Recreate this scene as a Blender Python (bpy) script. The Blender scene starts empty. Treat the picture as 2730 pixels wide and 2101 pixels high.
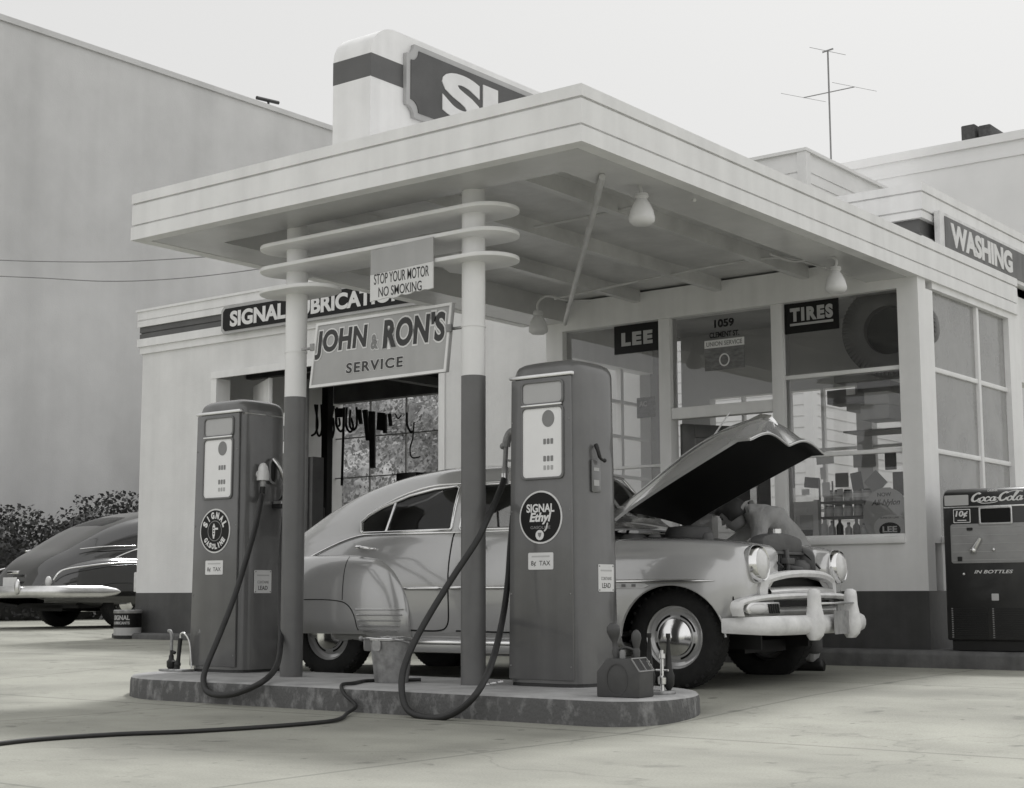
import bpy, bmesh, math, random
import numpy as np
from mathutils import Vector, Matrix
random.seed(7)
scene = bpy.context.scene
COL = scene.collection
# ---------------------------------------------------------------- camera
CF, CYAW, CPIT, CROL, CCX, CCY, CH = 4099.3, .6577, .1297, -.0028, 1365., 1050.5, .70
_fw = Vector((-math.sin(CYAW)*math.cos(CPIT), math.cos(CYAW)*math.cos(CPIT), math.sin(CPIT)))
_rt = Vector((math.cos(CYAW), math.sin(CYAW), 0))
_up = _rt.cross(_fw)
_r2 = math.cos(CROL)*_rt + math.sin(CROL)*_up
_u2 = -math.sin(CROL)*_rt + math.cos(CROL)*_up
cd = bpy.data.cameras.new('camera'); cam = bpy.data.objects.new('camera', cd); COL.objects.link(cam)
cam.matrix_world = Matrix(((_r2.x, _u2.x, -_fw.x, 0), (_r2.y, _u2.y, -_fw.y, 0), (_r2.z, _u2.z, -_fw.z, CH), (0, 0, 0, 1)))
cd.sensor_width = 36; cd.lens = CF/2730*36; cd.clip_start = .05; cd.clip_end = 2000
scene.camera = cam
# ---------------------------------------------------------------- world and sun
SUN_DIR = Vector((-.15, .62, 1)).normalized()      # from the ground towards the sun
w = bpy.data.worlds.new('World'); scene.world = w; w.use_nodes = True
nt = w.node_tree; nt.nodes.clear()
sky = nt.nodes.new('ShaderNodeTexSky'); sky.sky_type = 'NISHITA'; sky.sun_disc = False
sky.sun_elevation = math.asin(SUN_DIR.z); sky.sun_rotation = math.atan2(SUN_DIR.x, SUN_DIR.y)
sky.air_density = 1.0; sky.dust_density = 6.0; sky.ozone_density = 1.0
bw = nt.nodes.new('ShaderNodeRGBToBW'); tint = nt.nodes.new('ShaderNodeMix'); tint.data_type = 'RGBA'; tint.blend_type = 'MULTIPLY'
tint.inputs[0].default_value = 1; tint.inputs[7].default_value = (1.0, .996, .98, 1)
bg = nt.nodes.new('ShaderNodeBackground'); bg.inputs['Strength'].default_value = .15
wo = nt.nodes.new('ShaderNodeOutputWorld')
nt.links.new(sky.outputs[0], bw.inputs[0]); nt.links.new(bw.outputs[0], tint.inputs[6])
veil = nt.nodes.new('ShaderNodeMix'); veil.data_type = 'RGBA'; veil.inputs[0].default_value = .85      # even high overcast over the clear sky
veil.inputs[7].default_value = (4.25, 4.23, 4.15, 1)
tcw = nt.nodes.new('ShaderNodeTexCoord'); dp = nt.nodes.new('ShaderNodeVectorMath'); dp.operation = 'DOT_PRODUCT'   # brightening added to the street side of the sky to fill the fronts
dp.inputs[1].default_value = (.62, -.78, .05); nt.links.new(tcw.outputs['Generated'], dp.inputs[0])
ma = nt.nodes.new('ShaderNodeMath'); ma.operation = 'MULTIPLY_ADD'; ma.inputs[1].default_value = .19; ma.inputs[2].default_value = 1; nt.links.new(dp.outputs['Value'], ma.inputs[0])
vc = nt.nodes.new('ShaderNodeVectorMath'); vc.operation = 'SCALE'; vc.inputs[0].default_value = (4.7, 4.69, 4.66); nt.links.new(ma.outputs[0], vc.inputs['Scale']); nt.links.new(vc.outputs[0], veil.inputs[7])
nt.links.new(tint.outputs[2], veil.inputs[6]); nt.links.new(veil.outputs[2], bg.inputs['Color']); nt.links.new(bg.outputs[0], wo.inputs[0])
sl = bpy.data.lights.new('sun', 'SUN'); sl.energy = 2.0; sl.angle = math.radians(9); sl.color = (1, .995, .985)
so = bpy.data.objects.new('sun', sl); COL.objects.link(so)
so.rotation_euler = SUN_DIR.to_track_quat('Z', 'Y').to_euler()
scene.view_settings.view_transform = 'Standard'; scene.view_settings.look = 'None'
scene.view_settings.exposure = .34; scene.view_settings.gamma = 1

# ---------------------------------------------------------------- helpers
def ray(px, py):
    return _r2*((px-CCX)/CF) - _u2*((py-CCY)/CF) + _fw
def aty(px, py, y):
    r = ray(px, py); return Vector((0, 0, CH)) + r*(y/r.y)
def atx(px, py, x):
    r = ray(px, py); return Vector((0, 0, CH)) + r*(x/r.x)
def atz(px, py, z):
    r = ray(px, py); return Vector((0, 0, CH)) + r*((z-CH)/r.z)
def sm(a, b, t):
    t = min(1, max(0, (t-a)/(b-a))); return t*t*(3-2*t)
def ground_z(x, y):
    z = float(np.interp(y, [-50, 6.6, 7.4, 8.7, 10.0, 11.6, 14], [0, 0, .03, .084, .112, .135, .14]))
    return z + .09*sm(-16.2, -18.6, x)*sm(9, 14, y)

def mat(name, g, rough=.6, var=.12, scale=6., bump=0., metal=0., spec=.5, coat=0., streak=0., dark=None, detail=6., stretch=None, bscale=None, ssc=(7, 7, .35), pos=(.3, .72)):
    m = bpy.data.materials.new(name); m.use_nodes = True
    t = m.node_tree; b = t.nodes['Principled BSDF']
    b.inputs['Roughness'].default_value = rough; b.inputs['Metallic'].default_value = metal
    b.inputs['Specular IOR Level'].default_value = spec; b.inputs['Coat Weight'].default_value = coat
    b.inputs['Coat Roughness'].default_value = .06; b.inputs['Coat IOR'].default_value = 1.75 if coat >= .9 else 1.5
    tc = t.nodes.new('ShaderNodeTexCoord'); mp = t.nodes.new('ShaderNodeMapping')
    t.links.new(tc.outputs['Object'], mp.inputs[0])
    if stretch: mp.inputs['Scale'].default_value = stretch
    n = t.nodes.new('ShaderNodeTexNoise'); n.inputs['Scale'].default_value = scale; n.inputs['Detail'].default_value = detail
    n.inputs['Roughness'].default_value = .62
    t.links.new(mp.outputs[0], n.inputs['Vector'])
    r = t.nodes.new('ShaderNodeValToRGB')
    d = g*(1-var) if dark is None else dark; u = g*(1+var)
    r.color_ramp.elements[0].position = pos[0]; r.color_ramp.elements[1].position = pos[1]
    r.color_ramp.elements[0].color = (d, d*.998, d*.995, 1); r.color_ramp.elements[1].color = (u, u*.998, u*.995, 1)
    t.links.new(n.outputs['Fac'], r.inputs[0])
    col = r.outputs[0]
    if streak:
        mp2 = t.nodes.new('ShaderNodeMapping'); mp2.inputs['Scale'].default_value = ssc
        t.links.new(tc.outputs['Object'], mp2.inputs[0])
        n2 = t.nodes.new('ShaderNodeTexNoise'); n2.inputs['Scale'].default_value = 1.; n2.inputs['Detail'].default_value = 5
        t.links.new(mp2.outputs[0], n2.inputs['Vector'])
        r2 = t.nodes.new('ShaderNodeValToRGB'); r2.color_ramp.elements[0].position = .32; r2.color_ramp.elements[1].position = .6
        v = 1-streak; r2.color_ramp.elements[0].color = (v, v, v, 1); r2.color_ramp.elements[1].color = (1, 1, 1, 1)
        t.links.new(n2.outputs['Fac'], r2.inputs[0])
        mx = t.nodes.new('ShaderNodeMix'); mx.data_type = 'RGBA'; mx.blend_type = 'MULTIPLY'; mx.inputs[0].default_value = 1
        t.links.new(col, mx.inputs[6]); t.links.new(r2.outputs[0], mx.inputs[7]); col = mx.outputs[2]
    t.links.new(col, b.inputs['Base Color'])
    if bump:
        bn = t.nodes.new('ShaderNodeBump'); bn.inputs['Strength'].default_value = bump; bn.inputs['Distance'].default_value = .02
        nb = t.nodes.new('ShaderNodeTexNoise'); nb.inputs['Scale'].default_value = bscale or scale*5; nb.inputs['Detail'].default_value = 8
        t.links.new(mp.outputs[0], nb.inputs['Vector'])
        t.links.new(nb.outputs['Fac'], bn.inputs['Height']); t.links.new(bn.outputs[0], b.inputs['Normal'])
    return m

def glass_mat(name, tintv=1., ior=1.5, rough=0., refl_haze=0.):
    m = bpy.data.materials.new(name); m.use_nodes = True; t = m.node_tree; t.nodes.clear()
    o = t.nodes.new('ShaderNodeOutputMaterial'); mx = t.nodes.new('ShaderNodeMixShader')
    tr = t.nodes.new('ShaderNodeBsdfTransparent'); tr.inputs[0].default_value = (tintv, tintv, tintv, 1)
    gl = t.nodes.new('ShaderNodeBsdfGlossy'); gl.inputs['Roughness'].default_value = rough
    fr = t.nodes.new('ShaderNodeFresnel'); fr.inputs[0].default_value = ior
    t.links.new(fr.outputs[0], mx.inputs[0]); t.links.new(tr.outputs[0], mx.inputs[1]); t.links.new(gl.outputs[0], mx.inputs[2])
    last = mx.outputs[0]
    if refl_haze:      # pale diffuse film painted in for the bright haze reflected in the panes
        df = t.nodes.new('ShaderNodeBsdfDiffuse'); df.inputs[0].default_value = (.8, .8, .79, 1); m2 = t.nodes.new('ShaderNodeMixShader')
        tc = t.nodes.new('ShaderNodeTexCoord'); n = t.nodes.new('ShaderNodeTexNoise'); n.inputs['Scale'].default_value = 3; n.inputs['Detail'].default_value = 6
        mr = t.nodes.new('ShaderNodeMapRange'); mr.inputs[1].default_value = .3; mr.inputs[2].default_value = .7; mr.inputs[3].default_value = refl_haze*.85; mr.inputs[4].default_value = refl_haze*1.15
        t.links.new(tc.outputs['Object'], n.inputs['Vector']); t.links.new(n.outputs['Fac'], mr.inputs[0]); t.links.new(mr.outputs[0], m2.inputs[0])
        t.links.new(last, m2.inputs[1]); t.links.new(df.outputs[0], m2.inputs[2]); last = m2.outputs[0]
    t.links.new(last, o.inputs[0]); return m

M = {}
M['white'] = mat('white_paint', .80, .45, .05, 3, .08, streak=.08)
M['stucco'] = mat('white_stucco', .74, .8, .06, 2.2, .25, streak=.05, bscale=90)
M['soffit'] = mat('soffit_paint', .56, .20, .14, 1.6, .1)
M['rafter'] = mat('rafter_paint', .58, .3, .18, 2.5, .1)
M['band'] = mat('band_paint', .10, .5, .12, 3)
M['base'] = mat('base_paint', .075, .5, .22, 2.5, .12, streak=.2)
M['pump'] = mat('pump_enamel', .125, .30, .14, 3, .03, coat=.5, streak=.16)
M['postdark'] = mat('post_enamel', .12, .4, .12, 4, .03, coat=.1)
M['chrome'] = mat('chrome', .82, .14, .05, 5, metal=1)
M['chrome_worn'] = mat('worn_chrome', .74, .30, .10, 9, .06, metal=1)
M['chalk'] = mat('oxidised_plating', .70, .55, .16, 9, .1, metal=.15)
M['steel'] = mat('galvanised_steel', .34, .5, .3, 16, .1, metal=.35, streak=.25)
M['black'] = mat('black_metal', .012, .5, .3, 8)
M['rubber'] = mat('hose_rubber', .018, .55, .3, 12, .05)
M['tyre'] = mat('tyre_rubber', .020, .75, .3, 9, .2, spec=.3)
M['signblack'] = mat('sign_black', .007, .4, .2, 5, spec=.25)
M['signdark'] = mat('sign_dark_paint', .075, .45, .2, 3, .05)
M['signlight'] = mat('sign_light_paint', .42, .5, .07, 3, .03, streak=.08)
M['letter'] = mat('letter_white', .72, .5, .06, 6)
M['letterdark'] = mat('letter_dark', .035, .5, .1, 6)
M['lettergrey'] = mat('letter_grey', .22, .5, .1, 6)
M['paper'] = mat('paper_white', .70, .7, .06, 8)
M['card'] = mat('grey_card', .28, .7, .12, 7)
M['carddark'] = mat('dark_card', .07, .6, .2, 7)
M['glass'] = glass_mat('window_glass', .96, refl_haze=.02)
M['sideglass'] = glass_mat('side_window_glass', .9, 1.6, refl_haze=.27)
M['carglass'] = glass_mat('car_glass', .72)
M['opal'] = mat('opal_glass', .66, .3, .06, 4)
M['dial'] = mat('dial_face', .80, .25, .03, 6, coat=.4)
M['dialglass'] = mat('frosted_lens', .42, .25, .05, 4, coat=.4)
M['wood'] = mat('painted_wood', .16, .6, .25, 4, .05)
M['bluecar'] = mat('car_paint_grey', .48, .22, .05, 2.5, coat=1., metal=.3)
M['darkcar'] = mat('car_paint_dark', .010, .16, .15, 2.5, coat=.9)
M['shirt'] = mat('work_shirt', .33, .9, .16, 5, .9, bscale=14, stretch=(1.6, .8, .6))
M['skin'] = mat('skin', .26, .55, .08, 8)
M['hair'] = mat('hair', .018, .6, .3, 20)
M['trouser'] = mat('trousers', .10, .9, .15, 6, .1)
M['vend'] = mat('vending_enamel', .022, .32, .08, 4, coat=.3)
M['cream'] = mat('cream_panel', .48, .4, .05, 5)

def tag(o, label=None, cat=None, group=None, kind=None):
    if label: o['label'] = label
    if cat: o['category'] = cat
    if group: o['group'] = group
    if kind: o['kind'] = kind
    return o
def thing(name, label, cat, loc=(0, 0, 0), rotz=0, group=None):
    o = bpy.data.objects.new(name, None); COL.objects.link(o); o.empty_display_size = .1
    o.location = loc; o.rotation_euler = (0, 0, rotz)
    return tag(o, label, cat, group)

class MB:
    """collects verts and faces for ONE mesh object"""
    def __init__(s): s.v = []; s.f = []
    def add(s, vs, fs):
        k = len(s.v); s.v += [Vector(v) for v in vs]; s.f += [[i+k for i in f] for f in fs]; return s
    def box(s, a, b, mtx=None):
        x0, y0, z0 = [min(p, q) for p, q in zip(a, b)]; x1, y1, z1 = [max(p, q) for p, q in zip(a, b)]
        vs = [Vector(p) for p in ((x0, y0, z0), (x1, y0, z0), (x1, y1, z0), (x0, y1, z0), (x0, y0, z1), (x1, y0, z1), (x1, y1, z1), (x0, y1, z1))]
        if mtx: vs = [mtx @ p for p in vs]
        return s.add(vs, [(3, 2, 1, 0), (4, 5, 6, 7), (0, 1, 5, 4), (1, 2, 6, 5), (2, 3, 7, 6), (3, 0, 4, 7)])
    def prism(s, poly, d0, d1, plane='xz', mtx=None):
        """polygon in a plane, extruded from d0 to d1 along the third axis"""
        def P(u, v, d):
            p = Vector((u, d, v)) if plane == 'xz' else Vector((d, u, v)) if plane == 'yz' else Vector((u, v, d))
            return mtx @ p if mtx else p
        n = len(poly)
        vs = [P(u, v, d0) for u, v in poly] + [P(u, v, d1) for u, v in poly]
        fs = [list(range(n))[::-1], list(range(n, 2*n))] + [(i, (i+1) % n, n+(i+1) % n, n+i) for i in range(n)]
        return s.add(vs, fs)
    def tube(s, pts, r, n=10, caps=True):
        pts = [Vector(p) for p in pts]; rr = r if isinstance(r, (list, tuple)) else [r]*len(pts)
        t0 = (pts[1]-pts[0]).normalized(); nrm = t0.orthogonal().normalized(); k = len(s.v); m = len(pts)
        for i, p in enumerate(pts):
            t = (pts[min(i+1, m-1)]-pts[max(i-1, 0)])
            if t.length < 1e-9: t = t0
            t.normalize()
            nrm = nrm - t*nrm.dot(t)
            if nrm.length < 1e-6: nrm = t.orthogonal()
            nrm.normalize(); b = t.cross(nrm)
            for j in range(n):
                a = 2*math.pi*j/n
                s.v.append(p + (nrm*math.cos(a)+b*math.sin(a))*rr[i])
        for i in range(m-1):
            for j in range(n):
                s.f.append([k+i*n+j, k+i*n+(j+1) % n, k+(i+1)*n+(j+1) % n, k+(i+1)*n+j])
        if caps:
            s.f.append([k+j for j in range(n)][::-1]); s.f.append([k+(m-1)*n+j for j in range(n)])
        return s
    def lathe(s, prof, n=32, mtx=None, caps=True):
        """profile of (radius, height) turned about local z"""
        k = len(s.v); m = len(prof)
        for r, z in prof:
            for j in range(n):
                a = 2*math.pi*j/n; p = Vector((max(r, 1e-5)*math.cos(a), max(r, 1e-5)*math.sin(a), z)); s.v.append(mtx @ p if mtx else p)
        for i in range(m-1):
            for j in range(n):
                s.f.append([k+i*n+j, k+i*n+(j+1) % n, k+(i+1)*n+(j+1) % n, k+(i+1)*n+j])
        if caps:
            s.f.append([k+j for j in range(n)][::-1]); s.f.append([k+(m-1)*n+j for j in range(n)])
        return s
    def loft(s, rings, closed=True, caps=True):
        k = len(s.v); n = len(rings[0]); m = len(rings)
        for r in rings: s.v += [Vector(p) for p in r]
        for i in range(m-1):
            for j in range(n if closed else n-1):
                s.f.append([k+i*n+j, k+i*n+(j+1) % n, k+(i+1)*n+(j+1) % n, k+(i+1)*n+j])
        if caps and closed:
            s.f.append([k+j for j in range(n)][::-1]); s.f.append([k+(m-1)*n+j for j in range(n)])
        return s
    def ball(s, c, r, n=16, sq=(1, 1, 1)):
        c = Vector(c); prof = [(r*math.sin(math.pi*i/(n//2)), -r*math.cos(math.pi*i/(n//2))) for i in range(n//2+1)]
        return s.lathe(prof, n, Matrix.Translation(c) @ Matrix.Diagonal((*sq, 1)))
    def bm(s, merge=0):
        b = bmesh.new(); vs = [b.verts.new(v) for v in s.v]
        for f in s.f:
            try: b.faces.new([vs[i] for i in f])
            except ValueError: pass
        if merge: bmesh.ops.remove_doubles(b, verts=b.verts[:], dist=merge)
        return b
    def build(s, name, m, parent=None, smooth=False, bevel=0, seg=2, merge=0, recalc=True):
        return finish(s.bm(merge), name, m, parent, smooth, bevel, seg, recalc)

def finish(b, name, m, parent=None, smooth=False, bevel=0, seg=2, recalc=True):
    if recalc: bmesh.ops.recalc_face_normals(b, faces=b.faces[:])
    if bevel:
        es = [e for e in b.edges if len(e.link_faces) == 2 and e.calc_face_angle(0) > .5]
        bmesh.ops.bevel(b, geom=es, offset=bevel, segments=seg, affect='EDGES', profile=.5, clamp_overlap=True)
    me = bpy.data.meshes.new(name); b.to_mesh(me); b.free()
    if smooth or bevel:
        me.polygons.foreach_set('use_smooth', [True]*len(me.polygons))
        if hasattr(me, 'set_sharp_from_angle'): me.set_sharp_from_angle(angle=math.radians(smooth if smooth > 1 else 38))
    me.materials.append(m if not isinstance(m, str) else M[m])
    o = bpy.data.objects.new(name, me); COL.objects.link(o)
    if parent: o.parent = parent
    return o
def box(name, a, b, m, parent=None, bevel=0):
    return MB().box(a, b).build(name, m, parent, bevel=bevel)
def frame(o, right, up):
    r = Vector(right).normalized(); u = Vector(up).normalized(); n = r.cross(u)
    return Matrix(((r.x, u.x, n.x, o[0]), (r.y, u.y, n.y, o[1]), (r.z, u.z, n.z, o[2]), (0, 0, 0, 1)))
def text_bm(s, size, mtx=None, shear=0, bold=0, depth=.004, xs=1., align='CENTER', fit=None, spacing=1., fit_bold=None):
    if fit and fit_bold is not None:      # scale taken from another weight so that outline and letter register
        ref = text_bm(s, size, None, shear, fit_bold, depth, xs, align, None, spacing); X_ = [v.co.x for v in ref.verts]; Y_ = [v.co.y for v in ref.verts]; ref.free()
    cu = bpy.data.curves.new('lettering', 'FONT'); cu.body = s; cu.size = size; cu.shear = shear; cu.offset = bold
    cu.extrude = depth; cu.align_x = align; cu.align_y = 'CENTER'; cu.space_character = spacing; cu.resolution_u = 5
    ob = bpy.data.objects.new('lettering', cu); COL.objects.link(ob)
    dg = bpy.context.evaluated_depsgraph_get(); me = bpy.data.meshes.new_from_object(ob.evaluated_get(dg))
    b = bmesh.new(); b.from_mesh(me); bpy.data.objects.remove(ob); bpy.data.curves.remove(cu); bpy.data.meshes.remove(me)
    xs_ = [v.co.x for v in b.verts]; ys_ = [v.co.y for v in b.verts]
    if fit and fit_bold is not None: xs_, ys_ = X_, Y_
    if fit:     # fit = (width, height): scale and centre on the origin
        w0, h0 = max(xs_)-min(xs_), max(ys_)-min(ys_); cx, cy = (max(xs_)+min(xs_))/2, (max(ys_)+min(ys_))/2
        sx = fit[0]/w0; sy = (fit[1]/h0) if fit[1] else sx
        for v in b.verts: v.co.x = (v.co.x-cx)*sx; v.co.y = (v.co.y-cy)*sy
    else:
        for v in b.verts: v.co.x *= xs
    if mtx: b.transform(mtx)
    return b
def text(name, s, m, parent, mtx, **k):
    k.setdefault('size', .1)
    return finish(text_bm(s, mtx=mtx, **k), name, m, parent, recalc=False)
def crom(pts, n=8):
    """smooth curve through points"""
    P = [Vector(p) for p in pts]; out = []
    for i in range(len(P)-1):
        p0 = P[max(i-1, 0)]; p1 = P[i]; p2 = P[i+1]; p3 = P[min(i+2, len(P)-1)]
        for j in range(n):
            t = j/n
            out.append(.5*((2*p1)+(p2-p0)*t+(2*p0-5*p1+4*p2-p3)*t*t+(3*p1-p0-3*p2+p3)*t**3))
    out.append(P[-1]); return out
def ellipse(w, h, n=40): return [(w/2*math.cos(2*math.pi*i/n), h/2*math.sin(2*math.pi*i/n)) for i in range(n)]
def rrect(w, h, r, n=5):
    out = []
    for cx, cy, a0 in ((w/2-r, h/2-r, 0), (-w/2+r, h/2-r, 90), (-w/2+r, -h/2+r, 180), (w/2-r, -h/2+r, 270)):
        for i in range(n+1):
            a = math.radians(a0+90*i/n); out.append((cx+r*math.cos(a), cy+r*math.sin(a)))
    return out
def plate(poly, d, mtx):   # a flat plate in the frame, thickness d outwards
    return MB().prism(poly, 0, d, 'xy', mtx)
def rim(poly, w, d, mtx):  # a raised frame following a polygon centred on the origin
    k = MB(); n = len(poly); cx = sum(p[0] for p in poly)/n; cy = sum(p[1] for p in poly)/n
    mx = max(abs(p[0]-cx) for p in poly); my = max(abs(p[1]-cy) for p in poly)
    inn = [((p[0]-cx)*(1-w/mx)+cx, (p[1]-cy)*(1-w/my)+cy) for p in poly]
    rings = [[mtx @ Vector((p[0], p[1], z)) for p in q] for q, z in ((poly, 0), (poly, d), (inn, d), (inn, 0))]
    k.loft(rings+[rings[0]], True, False); return k
def front(o): return frame(o, (1, 0, 0), (0, 0, 1))     # faces -y
def right_side(o): return frame(o, (0, 1, 0), (0, 0, 1))  # faces +x
# ================================================================ ground
def concrete_mat():
    m = bpy.data.materials.new('concrete_apron'); m.use_nodes = True; t = m.node_tree; b = t.nodes['Principled BSDF']
    tc = t.nodes.new('ShaderNodeTexCoord')
    def noise(sc, det, stretch=None, rough=.6):
        mp = t.nodes.new('ShaderNodeMapping'); t.links.new(tc.outputs['Object'], mp.inputs[0])
        if stretch: mp.inputs['Scale'].default_value = stretch
        n = t.nodes.new('ShaderNodeTexNoise'); n.inputs['Scale'].default_value = sc; n.inputs['Detail'].default_value = det; n.inputs['Roughness'].default_value = rough
        t.links.new(mp.outputs[0], n.inputs['Vector']); return n.outputs['Fac']
    def ramp(f, a, va, c, vc):
        r = t.nodes.new('ShaderNodeValToRGB'); r.color_ramp.elements[0].position = a; r.color_ramp.elements[1].position = c
        r.color_ramp.elements[0].color = (va, va, va*.985, 1); r.color_ramp.elements[1].color = (vc, vc, vc*.985, 1)
        t.links.new(f, r.inputs[0]); return r.outputs[0]
    def mul(a, c):
        x = t.nodes.new('ShaderNodeMix'); x.data_type = 'RGBA'; x.blend_type = 'MULTIPLY'; x.inputs[0].default_value = 1
        t.links.new(a, x.inputs[6]); t.links.new(c, x.inputs[7]); return x.outputs[2]
    c = ramp(noise(.55, 8), .28, .285, .72, .40)
    c = mul(c, ramp(noise(.9, 7, (.7, 1, 1), .55), .36, .70, .60, 1))      # worn tracks and stains
    c = mul(c, ramp(noise(3.6, 4), .60, 1, .74, .72)); c = mul(c, ramp(noise(9, 3), .66, 1, .76, .55))        # oil spots
    c = mul(c, ramp(noise(90, 3), .3, .86, .7, 1.08))
    vo = t.nodes.new('ShaderNodeTexVoronoi'); vo.feature = 'DISTANCE_TO_EDGE'; vo.inputs['Scale'].default_value = .32      # hairline cracks
    wp = t.nodes.new('ShaderNodeTexNoise'); wp.inputs['Scale'].default_value = 1.6; wp.inputs['Detail'].default_value = 6; t.links.new(tc.outputs['Object'], wp.inputs['Vector'])
    wa = t.nodes.new('ShaderNodeVectorMath'); wa.operation = 'MULTIPLY_ADD'; wa.inputs[1].default_value = (.9, .9, .9); t.links.new(wp.outputs['Color'], wa.inputs[0]); t.links.new(tc.outputs['Object'], wa.inputs[2])
    t.links.new(wa.outputs[0], vo.inputs['Vector']); c = mul(c, ramp(vo.outputs['Distance'], .001, .80, .005, 1))
    sp = t.nodes.new('ShaderNodeTexVoronoi'); sp.inputs['Scale'].default_value = 2.1; t.links.new(wa.outputs[0], sp.inputs['Vector']); c = mul(c, ramp(sp.outputs['Distance'], .05, .62, .13, 1))     # oil drips
    # slab joints
    sx = t.nodes.new('ShaderNodeSeparateXYZ'); t.links.new(tc.outputs['Object'], sx.inputs[0])
    for ax, off, per in (('X', 1.1, 3.3), ('Y', -.42, 3.1)):
        a = t.nodes.new('ShaderNodeMath'); a.operation = 'ADD'; a.inputs[1].default_value = off; t.links.new(sx.outputs[ax], a.inputs[0])
        d = t.nodes.new('ShaderNodeMath'); d.operation = 'PINGPONG'; d.inputs[1].default_value = per/2; t.links.new(a.outputs[0], d.inputs[0])
        c = mul(c, ramp(d.outputs[0], .006, .68, .02, 1))
    t.links.new(c, b.inputs['Base Color']); b.inputs['Roughness'].default_value = .8
    bn = t.nodes.new('ShaderNodeBump'); bn.inputs['Strength'].default_value = .35; bn.inputs['Distance'].default_value = .01
    t.links.new(noise(120, 6), bn.inputs['Height']); t.links.new(bn.outputs[0], b.inputs['Normal'])
    return m
M['concrete'] = concrete_mat()
xs = [-900, -200, -60, -40, -30, -26]+[-24+.4*i for i in range(60)]+[1, 3, 8, 20, 60, 200, 900]
ys = [-900, -100, -20, -5, 0, 3, 5]+[6+.15*i for i in range(70)]+[18, 22, 30, 60, 200, 900]
g = MB(); g.v = [Vector((x, y, ground_z(x, y))) for x in xs for y in ys]
ny = len(ys); g.f = [[i*ny+j, (i+1)*ny+j, (i+1)*ny+j+1, i*ny+j+1] for i in range(len(xs)-1) for j in range(ny-1)]
tag(g.build('ground', 'concrete', smooth=True), kind='structure')

# kerb along the storefront (a raised step)
M['kerb'] = mat('kerb_concrete', .12, .8, .3, 5, .25, streak=.3)
k = MB(); k.prism([(11.42, .05), (11.42, .235), (11.45, .262), (14.1, .268), (14.1, .05)], -10.2, -2.2, 'yz')
k.prism([(13.02, .05), (13.02, .2), (13.05, .215), (16.4, .22), (16.4, .05)], -16.75, -11.1, 'yz')
tag(k.build('kerb', 'kerb', bevel=.01), kind='structure')

# pump island: raised concrete slab with rounded ends
M['island'] = mat('island_concrete', .36, .8, .22, 4, .25, dark=.24)
M['islandside'] = mat('island_side_paint', .26, .85, .1, 17, .5, dark=.10, stretch=(.8, .8, .5), detail=12, pos=(.50, .74))
IY0, IY1, IX0, IX1 = 6.80, 8.04, -9.06, -4.42
def island_ring(z, off):
    out = []
    for cx, cy, r, a0 in ((IX1-.88, IY1-.88, .88, 0), (IX0+.3, IY1-.3, .3, 90), (IX0+.8, IY0+.8, .8, 180), (IX1-.32, IY0+.32, .32, 270)):
        for i in range(13):
            a = math.radians(a0+90*i/12); out.append((cx+(r-off)*math.cos(a), cy+(r-off)*math.sin(a), z))
    return out
isl = thing('pump_island', 'low concrete pump island with chipped dark painted sides and rounded end', 'pump island', (-6.8, 7.3, 0))
def local(b, par):   # keep world coordinates when parenting to an empty
    b.transform(Matrix.Translation(-Vector(par.location))); return b
class LB(MB):        # world-coordinate builder that is parented to an unrotated empty
    def build(s, name, m, parent=None, smooth=False, bevel=0, seg=2, merge=0, recalc=True):
        b = s.bm(merge)
        if parent is not None:
            p = parent; off = Vector((0, 0, 0))
            while p is not None: off += Vector(p.location); p = p.parent
            b.transform(Matrix.Translation(-off))
        return finish(b, name, m, parent, smooth, bevel, seg, recalc)
def ltext(name, s, m, parent, mtx, **k):
    k.setdefault('size', .1); off = Vector((0, 0, 0)); p = parent
    while p is not None: off += Vector(p.location); p = p.parent
    b = text_bm(s, mtx=Matrix.Translation(-off) @ mtx, **k)
    return finish(b, name, m, parent, recalc=False)
LB().loft([island_ring(z, o) for z, o in ((-.05, 0), (.118, .004), (.14, .010))], True, False).build('side', 'islandside', isl, smooth=40)
LB().loft([island_ring(z, o) for z, o in ((.14, .010), (.15, .02), (.153, .045))], True, True).build('top', 'island', isl, smooth=40)

# ================================================================ station building
st = thing('service_station', 'white stucco service station with lubrication bay, glazed office and wash bay', 'service station', (-8, 12.5, .27))
Y0 = 11.67; FZ = .262
wl = LB()    # office front: below the sill, piers, mullions, header
wl.box((-7.354, Y0, .72), (-8.6, Y0+.16, 1.10)); wl.box((-6.215, Y0, .72), (-4.87, Y0+.16, 1.10))
wl.box((-8.6, Y0, 1.10), (-8.41, Y0+.16, 3.17)); wl.box((-5.05, Y0, 1.10), (-4.87, Y0+.30, 3.17))
wl.box((-8.6, Y0, 3.17), (-4.87, Y0+.16, 3.44))
wl.box((-4.87-.16, Y0+.30, 3.19), (-4.87, 14., 3.44))                    # side header
wl.box((-5.03, Y0+.30, .72), (-4.87, 14., 1.10)); wl.box((-5.03, 13.72, 1.10), (-4.87, 14., 3.19))
wl.box((-8.6, Y0+.16, .2), (-8.44, 13.3, 1.05)); wl.box((-8.6, Y0+.16, 2.95), (-8.44, 13.3, 3.44))   # left side wall of the office
wl.build('office_wall', 'white', st)
for a_, b_ in (((-8.6, Y0-.003, .2), (-7.354, Y0+.16, .72)), ((-6.215, Y0-.003, .2), (-4.867, Y0+.16, .72)), ((-5.03, Y0+.16, .2), (-4.867, 14, .72))): LB().box(a_, b_).build('office_wall_base', 'base', st)
wf = LB()
wf.box((-7.354, Y0+.02, .262), (-7.234, Y0+.15, 3.17)); wf.box((-6.215, Y0+.02, .262), (-6.107, Y0+.15, 3.17))
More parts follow.
